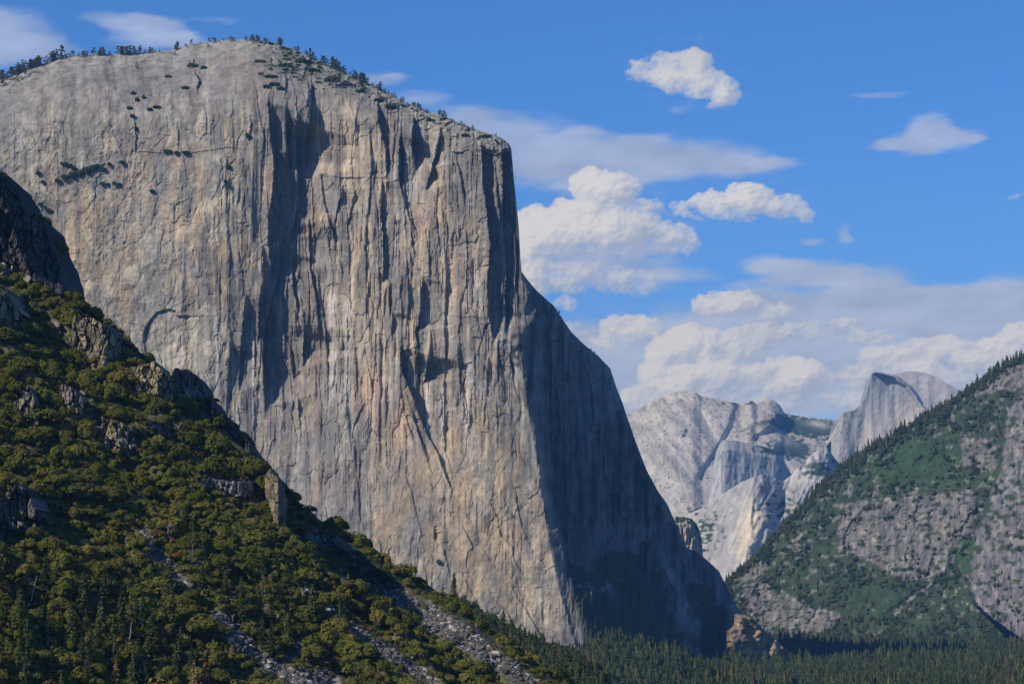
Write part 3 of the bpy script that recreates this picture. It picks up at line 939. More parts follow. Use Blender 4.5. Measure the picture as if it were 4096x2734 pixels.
def cliff_depth(X, Y):
    X, Y = np.asarray(X, float), np.asarray(Y, float)
    top = cliff_top(X)
    nose = np.interp(Y, _ny, _nx)
    left = np.maximum(nose - X, 0)
    right = np.maximum(X - nose, 0)
    D = 4000 + left * 0.125 - 0.000012 * left * (left - 1200)
    D = D + 0.74 * (right - 9 * (1 - np.exp(-right / 9)))
    main = X <= nose
    # the wall leans back, most on the lower apron and over the dome of the summit
    D = D + (2650 - Y) * M_PER_PX * 0.075
    D = D - 60 * sstep(1500, 2700, Y) * (0.5 + 0.5 * sstep(900, 1700, X))
    dt = Y - top
    domeh = np.interp(X, [-420, 0, 400, 800, 1150, 1350, 1700, 2000, 2090, 3200], [240, 250, 280, 330, 260, 190, 110, 60, 40, 60])
    D = D + 0.95 * domeh * M_PER_PX * np.clip(1 - dt / domeh, 0, 1) ** 2.0 * 1.9
    # broad forms: the deep bay right of the west face, prow of the nose
    bay = np.interp(Y, [250, 420, 620, 900, 1150, 1400, 1650, 1900, 2100], [1190, 1110, 1050, 1020, 985, 930, 890, 940, 1000])
    tb = X - bay
    amp = np.interp(Y, [180, 330, 520, 900, 1500, 1800, 2050], [0, 14, 28, 30, 26, 10, 0])
    D = D + amp * sstep(-90, 230, tb) * (1 - sstep(230, 760, tb))
    tb2 = X - (bay - 480)
    D = D - 10 * np.sin(np.clip(tb2 / 480, 0, 1) * np.pi) * sstep(400, 900, Y)
    cw = 0.35 * fbm(X / 80, Y / 160, 3, 81)
    # columns: sawtooth relief carried down the wall, strongest in the middle
    wob = 55 * fbm(X / 260, Y / 900, 3, 51) + 12 * fbm(X / 60, Y / 240, 3, 52)
    mid = np.exp(-((X - 1500) / 640.0) ** 4) * sstep(330, 560, Y) * (1 - 0.75 * sstep(1500, 1900, Y)) + 0.14
    mid = mid * np.where(main, 1, 0.75)
    mod = np.clip(0.5 + 1.1 * fbm(X / 170, Y / 520, 3, 53), 0, 1.5)
    rel = np.zeros_like(X)
    for per, am, sd in ((126, 18.0, 1), (57, 15.0, 2), (25, 7.5, 3)):
        ph = (X + wob * (1 if per > 60 else 0.6) + 18 * fbm(X / per, Y / (per * 9), 2, 60 + sd)) / per
        fr = ph - np.floor(ph)
        cellr = _perm[(np.floor(ph).astype(int) * 7 + sd * 31) & 255] / 255.0
        saw = np.where(fr < 0.15, fr / 0.15, (1 - fr) / 0.85)
        rel += am * (0.3 + 0.9 * cellr) * (saw - 0.5) * np.clip(0.4 + 1.2 * fbm(X / (per * 2.2), Y / (per * 5), 2, 70 + sd), 0, 1.3)
    D = D + rel * mid * mod
    # plates and flakes: stretched cells standing proud by different amounts
    f1, f2, val = cells(X / 62 + cw, Y / 190 + cw * 0.7, 9)
    D = D + 3.4 * (val - 0.5) * (0.35 + mid) - 2.2 * (f2 - f1) * mid
    f1b, f2b, valb = cells(X / 25 + cw, Y / 70 + cw, 14)
    D = D + 1.5 * (valb - 0.5) * (0.5 + mid)
    crack = sstep(0.07, 0.0, f2 - f1) * np.clip(1.4 * fbm(X / 110, Y / 150, 2, 83), 0, 1) + 0.5 * sstep(0.06, 0, f2b - f1b) * np.clip(1.6 * fbm(X / 90, Y / 110, 2, 84), 0, 1)
    D = D + 2.4 * crack
    west = sstep(1060, 860, X)
    rough = 0.15 + 1.1 * sstep(-0.05, 0.25, -fbm(X / 210, Y / 300, 3, 117))
    D = D + 3.6 * fbm(X / 120, Y / 210, 4, 85) + rough * (west * (1.9 * fbm(X / 26, Y / 40, 4, 86) + 0.9 * fbm(X / 9, Y / 13, 3, 87)) + (1 - west) * (2.4 * fbm(X / 17, Y / 150, 4, 86) + 0.9 * fbm(X / 10, Y / 34, 3, 87)))
    # long slabs with sharp edges, each standing a little proud of the next
    sw = X + 10 * fbm(X / 120, Y / 420, 3, 78)
    s1, s2, sv = cells(sw / 34, Y / 420 + 0.3 * fbm(X / 70, Y / 200, 2, 79), 33)
    calm = 1 - 0.6 * np.maximum(sstep(1650, 1900, Y), west)
    D = D + 3.4 * (sv - 0.5) * (0.3 + mid) * calm
    t1, t2, tv = cells(sw / 13, Y / 260, 34)
    D = D + 1.5 * (tv - 0.5) * (0.25 + mid) * rough * calm
    u1, u2, uv_ = cells((X + 0.38 * Y) / 44 + cw, (Y - 0.38 * X) / 150 + cw, 36)
    dm = np.clip(0.25 + 1.5 * fbm(X / 190, Y / 260, 3, 75), 0, 1.2)
    D = D + 3.6 * (uv_ - 0.5) * dm * (0.5 + 0.5 * west + 0.4 * sstep(1500, 1800, Y))
    a1, a2, av_ = cells(X / 190 + 0.5 * cw, Y / 250 + 0.5 * cw, 37)
    D = D + 2.2 * np.floor(a1 * 5 + 0.3 * fbm(X / 60, Y / 60, 3, 74)) * np.clip(0.1 + 1.6 * fbm(X / 240, Y / 240, 2, 73), 0, 1)
    D = D + (1 - calm) * (1 - west) * 2.2 * fbm((X + 0.5 * Y) / 40, (Y - 0.5 * X) / 110, 4, 77)
    # scalloped bits, upper and left
    sc = sstep(900, 500, X) * 1.0 + 0.4
    D = D - 2.2 * sc * np.abs(fbm(X / 46, Y / 60, 4, 88)) + 1.6 * sc * ridged(X / 90, Y / 130, 3, 89)
    # broken blocks just under the rim
    rim = sstep(150, 20, dt) * sstep(950, 1150, X) * sstep(2100, 2000, X)
    g1, g2, gv = cells(X / 19, Y / 15, 17)
    D = D - rim * (7.0 * gv + 2.0 * (g2 - g1))
    for path in CORNERS:
        r = step_field(X, Y, path, True)
        if r:
            D[r[0]] += r[1]
    for path in ROOFS:
        r = step_field(X, Y, path, False)
        if r:
            D[r[0]] += r[1] * 0.65
    for path in RIBS:
        pv = [p[1] for p in path]
        m = (X > min(p[0] for p in path) - 40) & (X < max(p[0] for p in path) + 40) & (Y > pv[0] - 10) & (Y < pv[-1] + 10)
        if not m.any():
            continue
        c = np.interp(Y[m], pv, [p[0] for p in path]) + 3.5 * perlin(Y[m] / 37, Y[m] * 0 + path[0][0] * 0.71, 7) + 2 * perlin(Y[m] / 13, Y[m] * 0 + path[0][0] * 0.71, 8)
        w = np.interp(Y[m], pv, [p[2] for p in path])
        t = (X[m] - c) / w
        prof = np.where(t < 0.25, sstep(-1.7, 0.25, t), sstep(0.62, 0.25, t))
        D[m] -= 0.52 * w * prof * sstep(pv[0] - 10, pv[0] + 16, Y[m]) * sstep(pv[-1] + 10, pv[-1] - 16, Y[m])
    # the great arch on the lower west face
    ax = np.array([p[0] for p in ARCH], float)
    ay = np.array([p[1] for p in ARCH], float)
    m = (X > 560) & (X < 960) & (Y > 1200) & (Y < 1560)
    yy = np.interp(X[m], ax, ay, right=1262)
    into = sstep(-2, 4, Y[m] - yy) * sstep(572, 582, X[m] - 12 * sstep(1330, 1500, Y[m])) * (1 - sstep(1300, 1540, Y[m])) * (1 - sstep(650, 900, X[m]))
    D[m] += 7 * into
    # south-east side: ribs, ledges, and the low sunlit knob at its foot
    se = sstep(10, 80, right)
    D = D + se * (14 * fbm(X / 90, Y / 420, 4, 91) + 8 * fbm(X / 30, Y / 140, 4, 92) - 8 * ridged(X / 120, Y / 500, 3, 93) + 6 * (sv - 0.5) + 3 * (tv - 0.5) + 9 * ((val - 0.5)))
    apron = sstep(2190, 2330, Y + 0.12 * (2300 - X)) * se
    D = D - apron * (Y - 2230) * 0.16
    kx = 2925 + 40 * sstep(2440, 2600, Y) * -1 + 24 * fbm(Y / 60, Y * 0, 2, 95)
    knob = sstep(kx - 70, kx + 40, X) * sstep(2415, 2470, Y + 0.55 * (2960 - X) * (X < 2960))
    kd = 4225 + 0.22 * (X - 2950) + 20 * fbm(X / 60, Y / 70, 3, 96) + 14 * cells(X / 46, Y / 52, 19)[2]
    D = D * (1 - knob) + np.minimum(D, kd) * knob
    return D, crack, (val, valb, sv, tv, s2 - s1), dt, right


def cliff_color(X, Y, crack, vals, dt, right):
    val, valb, sv, tv, sedge = vals
    g = lambda *a: gauss(X, Y, *a)
    grey = np.array((0.262, 0.246, 0.212))
    tan = np.array((0.42, 0.312, 0.182))
    pale = np.array((0.50, 0.435, 0.325))
    dark = np.array((0.115, 0.108, 0.108))
    brown = np.array((0.26, 0.20, 0.155))
    pink = np.array((0.50, 0.31, 0.21))
    green = np.array((0.050, 0.075, 0.028))

    def mix(c, d, f):
        f = np.clip(f, 0, 1)[..., None]
        return c + (d - c) * f
    c = np.broadcast_to(grey, X.shape + (3,)).copy()
    streak = fbm(X / 15, Y / 420, 4, 101, 0.6)
    streak2 = fbm(X / 40, Y / 700, 4, 102)
    n1 = fbm(X / 130, Y / 170, 4, 103)
    n2 = fbm(X / 42, Y / 60, 4, 104)
    # broad polished slabs where the wall is clean, rough ground between them
    sm = np.clip(0.9 * g(760, 1430, 190, 170) + 0.75 * g(2020, 2250, 200, 260) + 0.8 * g(1370, 1340, 110, 230) + 0.8 * g(1230, 1920, 150, 170) + 0.6 * g(620, 620, 200, 90) + 0.6 * g(1820, 960, 110, 200) + 0.6 * g(1000, 420, 120, 120) + 0.7 * g(1560, 1950, 90, 240)
                 + 1.1 * np.clip(fbm(X / 210, Y / 300, 3, 117), -0.2, 0.6), 0, 1)
    rg = 1.15 - 0.85 * sm
    q1, q2, qv = cells(X / 230 + 0.4 * n1, Y / 360 + 0.4 * n1, 38)
    n2, streak, streak2 = n2 * rg, streak * rg, streak2 * (1.1 - 0.5 * sm)
    sv, tv, valb = 0.5 + (sv - 0.5) * rg, 0.5 + (tv - 0.5) * rg, 0.5 + (valb - 0.5) * rg
    c *= (1 + 0.45 * (qv - 0.5) + 0.34 * n2 + 0.20 * (val - 0.5) + 0.30 * (valb - 0.5) + 0.40 * streak * (1 - 0.5 * np.maximum(sstep(1650, 1900, Y), sstep(1020, 820, X))) + rg * (0.30 * fbm(X / 6, Y / 90, 3, 106) + 0.3 * fbm(X / 9, Y / 14, 3, 107)))[..., None]
    # tan and orange areas
    t = 0.55 * (g(560, 900, 330, 330) + g(300, 1050, 180, 260)) + 0.75 * g(1480, 1250, 200, 330) + 0.6 * g(1780, 950, 120, 260) + 0.45 * g(820, 560, 170, 120)
    t = t + 0.5 * g(1700, 2050, 420, 420) + 0.45 * g(2050, 2250, 200, 400) + 0.5 * g(1400, 600, 130, 240) + 0.42 * g(900, 1100, 160, 300) + 0.25 * g(1900, 1750, 180, 260)
    c = mix(c, tan, (t + 0.7 * n1 + 0.6 * n2 + 0.4 * streak + 0.75 * (sv - 0.5) + 0.4 * (tv - 0.5)) * 1.05 - 0.16)
    p = 0.85 * g(760, 1430, 190, 170) + 0.9 * g(1360, 1330, 90, 260) + 0.75 * g(1500, 1400, 70, 220) + 0.6 * g(2150, 2450, 160, 260) + 0.8 * g(1310, 480, 60, 110) + 0.5 * g(1430, 640, 110, 200)
    p = p + 0.55 * g(120, 700, 170, 220) + 0.5 * g(320, 500, 160, 90) + 0.35 * g(880, 900, 120, 200)
    c = mix(c, pale, (p + 0.5 * streak + 0.5 * n2 + 0.3 * n1) * 0.95 - 0.12)
    pk = 0.9 * g(1480, 1560, 60, 110) + 0.55 * g(1600, 1720, 60, 110) + 0.6 * g(1535, 780, 30, 120) + 0.65 * g(1690, 870, 60, 80) + 0.5 * g(1850, 1120, 60, 130) + 0.5 * g(1560, 520, 28, 90)
    c = mix(c, pink, pk * (0.75 + 0.9 * streak))
    calm = 1 - 0.62 * np.maximum(sstep(1650, 1900, Y), sstep(1020, 820, X))
    c *= (1 + 0.55 * (sv - 0.5) * calm + 0.42 * (tv - 0.5) * calm + 0.42 * (1 - calm) * fbm(X / 18, Y / 26, 4, 109))[..., None]
    p1, p2, pv = cells(X / 46 + 0.5 * fbm(X / 50, Y / 60, 3, 115), Y / 74 + 0.5 * fbm(X / 50, Y / 60, 3, 116), 35)
    c *= (1 + 0.5 * (pv - 0.5) * (1 - calm))[..., None]
    c = mix(c, pale * 1.0, 0.5 * sstep(0.72, 0.95, pv + 0.3 * n2) * sstep(1000, 850, X))
    # grey and brown water-stained zones; shade of the bay and deep corner painted in too
    d = 0.85 * g(960, 300, 190, 120) + 0.5 * g(620, 620, 240, 110) + 0.55 * g(1150, 480, 140, 190) + 0.55 * g(1180, 1400, 150, 260) + 0.6 * g(1230, 1830, 180, 260)
    d = d + 0.55 * g(1350, 2020, 120, 180) + 0.45 * g(1620, 1180, 90, 170) + 0.5 * g(1880, 1400, 110, 160) + 0.4 * g(1820, 620, 160, 130) + 0.4 * g(480, 420, 190, 120) + 0.35 * g(1750, 1640, 90, 180) + 0.3 * g(60, 380, 150, 90)
    blot = fbm(X / 70, Y / 150, 4, 105)
    dk = np.clip(d * (0.8 + 0.9 * streak2) + 1.3 * np.clip(streak - 0.06, 0, 1) + 0.95 * np.clip(streak2 + 0.02, 0, 1) + 0.8 * np.clip(blot, 0, 1) + 0.5 * np.clip(sv - 0.62, 0, 1) + 0.45 * g(1180, 800, 130, 330) + 0.3 * g(1250, 1250, 150, 300) + 0.28 * g(1950, 900, 70, 330) - 0.16, 0, 0.82)
    c = mix(c, mix(np.broadcast_to(dark, c.shape) * 1.45, brown, 0.5 + 0.9 * n1), dk)
    # narrow white water marks
    wm = 0.0
    for (x, y0, y1, w, a) in ((862, 1230, 1620, 9, .8), (1010, 1290, 1720, 6, .7), (955, 1560, 1730, 6, .7), (1708, 1530, 1720, 5, .9), (1765, 1550, 1900, 9, .5), (820, 1140, 1560, 8, .35), (1325, 1150, 1600, 14, .6),
                              (1383, 1180, 1620, 9, .55), (1120, 1180, 1300, 5, .4), (1470, 1950, 2250, 7, .4), (1180, 430, 640, 5, .5), (1345, 2150, 2500, 8, .35), (1880, 1420, 1560, 14, .7), (1862, 1560, 1780, 16, .5)):
        wm = wm + a * np.exp(-((X - x - (Y - y0) * 0.02 - 4 * perlin(Y / 90, Y * 0, int(x))) / w) ** 2) * sstep(y0 - 20, y0 + 40, Y) * sstep(y1 + 60, y1 - 60, Y)
    c = mix(c, np.array((0.68, 0.64, 0.58)), wm * (0.7 + 0.6 * streak))
    c = mix(c, dark, 0.7 * crack)
    c = mix(c, dark, 0.55 * sstep(0.035, 0.0, sedge) * np.clip(0.2 + 1.6 * fbm(X / 60, Y / 200, 2, 108), 0, 1))
    # bare pale slabs and brush along the rim
    rimn = fbm(X / 26, Y / 16, 4, 110)
    rim = sstep(110, 0, dt) * (right < 30) * sstep(2080, 2000, X)
    c = mix(c, np.array((0.19, 0.18, 0.16)) * (1 + 0.5 * n2[..., None] + 0.3 * streak[..., None]), 0.75 * sstep(330, 60, dt) * (right < 20) * (1 - 0.75 * g(960, 330, 170, 110)) * np.interp(X, [-400, 1150, 1500, 2000], [1, 1, 0.5, 0.3]))
    c = mix(c, np.array((0.34, 0.32, 0.28)) * (1 + 0.5 * rimn[..., None]), rim * 0.6)
    rb = rim * sstep(0.02, 0.22, fbm(X / 30, Y / 11, 4, 111) + 0.12 * sstep(950, 1250, X)) * np.interp(X, [-400, 0, 250, 900, 1080, 1350, 1900, 2050], [1, 1, .55, .3, .8, .8, .5, .3])
    rb = np.maximum(rb, sstep(0.1, 0.3, fbm(X / 34, Y / 13, 4, 112)) * np.maximum(g(1150, 290, 170, 60), g(60, 300, 160, 34)))
    c = mix(c, green, rb)
    # the shaded south-east side: rock colour darkened to deepen the shade, most lower down; forest on its lower ledges, pale rockfall scars
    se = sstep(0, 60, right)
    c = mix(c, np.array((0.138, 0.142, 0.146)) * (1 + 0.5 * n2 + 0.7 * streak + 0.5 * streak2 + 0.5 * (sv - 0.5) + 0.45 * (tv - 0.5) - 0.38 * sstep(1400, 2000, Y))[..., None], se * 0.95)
    fo = sstep(0.05, 0.25, fbm(X / 90, Y / 70, 4, 113) + np.interp(Y + 0.10 * (2300 - X) - 0.28 * np.maximum(X - 2600, 0), [2100, 2230, 2300, 2700], [-0.6, -0.16, 0.42, 0.55]))
    fo = np.maximum(fo, sstep(0.3, 0.5, g(2480, 2260, 110, 60) + 0.3 * n2)) * se
    scar = np.clip(1.1 * g(2560, 2120, 60, 36, 45) + g(2680, 2280, 34, 120, -28) + g(2730, 2470, 60, 130, -30) + g(2440, 2360, 22, 60, -20) + 0.9 * g(2810, 2620, 90, 26, 28) + 0.5 * g(2830, 2500, 60, 60), 0, 1)
    se2 = sstep(30, 80, right)
    fo = fo * se2
    scar = se2 * sstep(0.50, 1.05, scar + 0.5 * n2 + 0.15 * n1) * se
    knob = sstep(2890, 2930, X) * sstep(2400, 2440, Y)
    fo = fo * (1 - scar) * (1 - knob)
    c = mix(c, np.array((0.028, 0.038, 0.018)), fo)
    c = mix(c, np.array((0.26, 0.255, 0.245)), scar * 0.5)
    kk = knob * (0.55 + 0.5 * n2)
    c = mix(c, tan * 1.0, kk)
    return np.clip(c * 0.94, 0.015, 0.85)


def build_cliff():
    xs = np.concatenate([np.arange(-420, -20, 12), np.arange(-20, 1000, 4.2), np.arange(1000, 2040, 3.4), np.arange(2040, 2110, 2.2), np.arange(2110, 3180, 4.6)])
    R = 600
    yt = cliff_top(xs) + 2.2 * fbm(xs / 14, xs * 0, 4, 2) * (xs < 2040) + 2.5 * fbm(xs / 20, xs * 0, 3, 3) * (xs > 2090)
    yb = np.where(xs < 2320, np.minimum(hill_top(xs) + 480, 2740), 2740)
    yb = np.maximum(yb, yt + 20)
    t = np.linspace(0, 1, R)[:, None]
    X = np.broadcast_to(xs, (R, len(xs))).copy()
    Y = yt + t * (yb - yt)
    D, crack, vals, dt, right = cliff_depth(X, Y)
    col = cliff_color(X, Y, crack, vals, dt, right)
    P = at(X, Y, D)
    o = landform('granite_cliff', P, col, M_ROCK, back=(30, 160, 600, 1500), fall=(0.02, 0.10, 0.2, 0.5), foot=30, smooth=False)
    tag(o, 'huge sheer granite cliff with a rounded summit, sunlit on its left face and shaded right of its prow', 'cliff', kind='structure')
    return xs, D


# ------------------------------------------------------------------ right side of the valley
SIDE_TOP = [(2860, 2420), (2912, 2322), (2999, 2253), (3069, 2176), (3139, 2097), (3209, 2028), (3278, 1950), (3348, 1881), (3418, 1836), (3487, 1785), (3575, 1741), (3662, 1690), (3749, 1637), (3836, 1586),
            (3923, 1525), (4010, 1463), (4096, 1428), (4300, 1330), (4500, 1290)]
side_top = curve_y(SIDE_TOP)
SIDE_ROCK = [  # bare cliffs: polygons in photo pixels
    [(3350, 2080), (3400, 2010), (3480, 1985), (3600, 1990), (3740, 1975), (3870, 1960), (3900, 2010), (3910, 2130), (3870, 2150), (3800, 2160), (3790, 2270), (3760, 2300), (3700, 2330), (3600, 2320), (3530, 2290), (3470, 2240), (3360, 2200)],
    [(2950, 2400), (3000, 2330), (3080, 2330), (3150, 2370), (3230, 2430), (3340, 2430), (3380, 2480), (3350, 2500), (3270, 2540), (3190, 2570), (3120, 2570), (3040, 2510)],
    [(3450, 1800), (3520, 1790), (3600, 1800), (3590, 1850), (3480, 1850)],
    [(3840, 1740), (3960, 1760), (3990, 1860), (3900, 1900), (3840, 1850)],
    [(3900, 1530), (3990, 1480), (4110, 1450), (4110, 1540), (4020, 1560), (3920, 1580)],
    [(2920, 2300), (2990, 2260), (3060, 2230), (3080, 2280), (3010, 2320), (2940, 2340)],
    [(3130, 2180), (3200, 2160), (3240, 2190), (3180, 2210)],
]


def side_veg(X, Y):
    rock = np.zeros(X.shape)
    for q, am in enumerate((18, 34, 52, 75)):
        wx_, wy_ = X + am * fbm(X / 50, Y / 50, 4, 121 + 7 * q), Y + am * 0.9 * fbm(X / 50, Y / 50, 4, 122 + 7 * q)
        r_ = np.zeros(X.shape)
        for p in SIDE_ROCK:
            r_ = np.maximum(r_, in_poly(wx_, wy_, p))
        rock = rock + r_ / 4
    n = fbm(X / 38, Y / 26, 4, 123)
    v = 1 - rock * 0.92
    v = v - sstep(0.16, 0.30, n) * 0.9 - sstep(0.25, 0.5, fbm(X / 120, Y / 90, 3, 124)) * 0.35
    v = v + rock * sstep(0.10, 0.24, fbm(X / 40, Y / 16, 4, 125)) * 0.9
    v = np.where(Y > 2400, v + sstep(2400, 2560, Y) * (1 - rock), v)
    v = v + 0.9 * np.maximum(gauss(X, Y, 3650, 1850, 190, 90), gauss(X, Y, 3450, 2360, 170, 70))
    return np.clip(v, 0, 1), rock


def side_depth(X, Y):
    X, Y = np.asarray(X, float), np.asarray(Y, float)
    D = 6050 - (X - 2900) * 0.42 + (2600 - Y) * 0.5
    veg, rock = side_veg(X, Y)
    f1, f2, val = cells(X / 70 + 0.3 * fbm(X / 90, Y / 90, 2, 131), Y / 120, 21)
    D = D + 30 * fbm(X / 260, Y / 300, 4, 132) + 12 * fbm(X / 60, Y / 70, 4, 133) + 3.5 * fbm(X / 16, Y / 18, 3, 134)
    b1, b2, bv = cells(X / 24 + 0.4 * fbm(X / 40, Y / 40, 2, 138), Y / 46, 22)
    D = D + rock * (-15 * (val - 0.5) - 4 * (bv - 0.5) + 9 * ridged(X / 60, Y / 260, 3, 135) - 10) + 5 * sstep(0.1, 0, b2 - b1) * rock
    # the nearer wall at the right edge
    wx = np.interp(Y, [1300, 1512, 1560, 1610, 1640, 1780, 1880, 1949, 2038, 2134, 2241, 2366, 2420, 2470, 2560, 2620], [4170, 4102, 4086, 4060, 4028, 4008, 4002, 3968, 3938, 3904, 3884, 3880, 3905, 3960, 4090, 4200])
    wx = wx + 7 * fbm(Y / 26, Y * 0, 4, 136)
    wall = sstep(-4, 8, X - wx)
    wd = -210 - 0.16 * (Y - 2000) - 0.15 * (X - wx) + 18 * fbm(X / 60, Y / 260, 4, 151) + 9 * fbm(X / 22, Y / 60, 4, 152) - 12 * cells(X / 34, Y / 110, 25)[2] + 4 * ridged(X / 26, Y / 180, 3, 153)
    D = D + wall * wd
    # the ravine on the right
    rv = np.interp(Y, [1900, 2200, 2330, 2450, 2600], [3960, 3880, 3760, 3600, 3400])
    D = D + 20 * np.exp(-((X - rv) / 60) ** 2) * sstep(1950, 2150, Y) * sstep(2560, 2400, Y)
    D = D + 40 * sstep(60, 0, Y - side_top(X))
    return D, veg, rock, wall


def build_side():
    xs = np.arange(2860, 4500, 5.2)
    R = 300
    yt = side_top(xs) + 13 * fbm(xs / 75, xs * 0, 4, 7)
    t = np.linspace(0, 1, R)[:, None]
    X = np.broadcast_to(xs, (R, len(xs))).copy()
    Y = yt + t * (2740 - yt)
    D, veg, rock, wall = side_depth(X, Y)
    n = fbm(X / 30, Y / 40, 4, 141)[..., None]
    st = fbm(X / 12, Y / 90, 4, 142)[..., None]
    n3 = fbm(X / 110, Y / 110, 3, 143)[..., None]
    c = np.array((0.150, 0.143, 0.132)) * (1 + 0.40 * n + 0.75 * st + 0.2 * fbm(X / 8, Y / 14, 3, 147)[..., None])
    c = c + (np.array((0.32, 0.28, 0.225)) - c) * np.clip(sstep(0.2, 0.55, n + 0.4 * st + 0.3 * n3) * 0.7, 0, 1)
    vg = np.array((0.040, 0.058, 0.026)) * (1 + 0.6 * n)
    mead = np.maximum(np.maximum(gauss(X, Y, 3650, 1840, 230, 80), gauss(X, Y, 3860, 2210, 40, 90, 30)), gauss(X, Y, 3560, 2420, 60, 24, -30))[..., None]
    vg = vg + (np.array((0.036, 0.072, 0.026)) * (1 + 0.4 * n) - vg) * np.clip(mead * 1.3, 0, 1)
    tr = gauss(X, Y, 3520, 2600, 170, 60)[..., None]
    c = c + (vg - c) * sstep(0.35, 0.65, veg)[..., None]
    wc = np.array((0.15, 0.142, 0.145)) * (1 + 0.5 * n + 0.7 * fbm(X / 10, Y / 120, 4, 155)[..., None])
    wc = wc + (np.array((0.34, 0.30, 0.24)) - wc) * np.clip(sstep(0.15, 0.5, n + 0.5 * st) * 0.7, 0, 1)
    vv = sstep(0.10, 0.24, fbm(X / 34, Y / 26, 4, 156) + 0.10 * sstep(1800, 2000, Y) * sstep(2250, 2050, Y))[..., None]
    wc = wc + (np.array((0.04, 0.06, 0.024)) - wc) * vv
    c = c + (wc - c) * wall[..., None]
    # pale rubble along the ravine
    rv = np.interp(Y, [1900, 2200, 2330, 2450, 2600], [3930, 3830, 3730, 3570, 3360])
    rub = np.exp(-((X - rv) / 9) ** 2) * sstep(2150, 2230, Y) * sstep(2470, 2400, Y) * sstep(-0.1, 0.1, fbm(X / 30, Y / 30, 2, 145)) + gauss(X, Y, 3540, 2560, 90, 26, 10) * sstep(0.0, 0.2, fbm(X / 20, Y / 16, 3, 146))
    c = c + (np.array((0.34, 0.32, 0.29)) - c) * np.clip(rub, 0, 1)[..., None]
    o = landform('valley_side', at(X, Y, D), np.clip(c, 0.012, 0.8), M_SIDE, back=(60, 300, 900), fall=(0.3, 0.5, 0.5), foot=40)
    tag(o, 'wooded valley side with grey cliffs and green brush rising to the right edge', 'valley side', kind='structure')


# ------------------------------------------------------------------ far peaks
def far_patch(name, top, x0, x1, dx, yb, R, depth, color, label, cat, mat=None, jag=2.0, back=(200, 900, 2500), fall=(0.1, 0.4, 0.5)):
    xs = np.arange(x0, x1 + 0.1, dx)
    yt = np.interp(xs, [p[0] for p in top], [p[1] for p in top]) + jag * fbm(xs / 12, xs * 0, 4, len(name))
    t = np.linspace(0, 1, R)[:, None]
    X = np.broadcast_to(xs, (R, len(xs))).copy()
    Yb = yb(xs) if callable(yb) else yb
    Y = yt + t * (Yb - yt)
    D = depth(X, Y, yt)
    c = color(X, Y, yt)
    o = landform(name, at(X, Y, D), np.clip(c, 0.015, 0.85), mat or M_ROCK_FAR, back=back, fall=fall)
    tag(o, label, cat, kind='structure')
    return o


def mixf(c, d, f):
    f = np.clip(f, 0, 1)[..., None]
    return c + (np.asarray(d) - c) * f


FAR_GREEN = np.array((0.035, 0.055, 0.028))


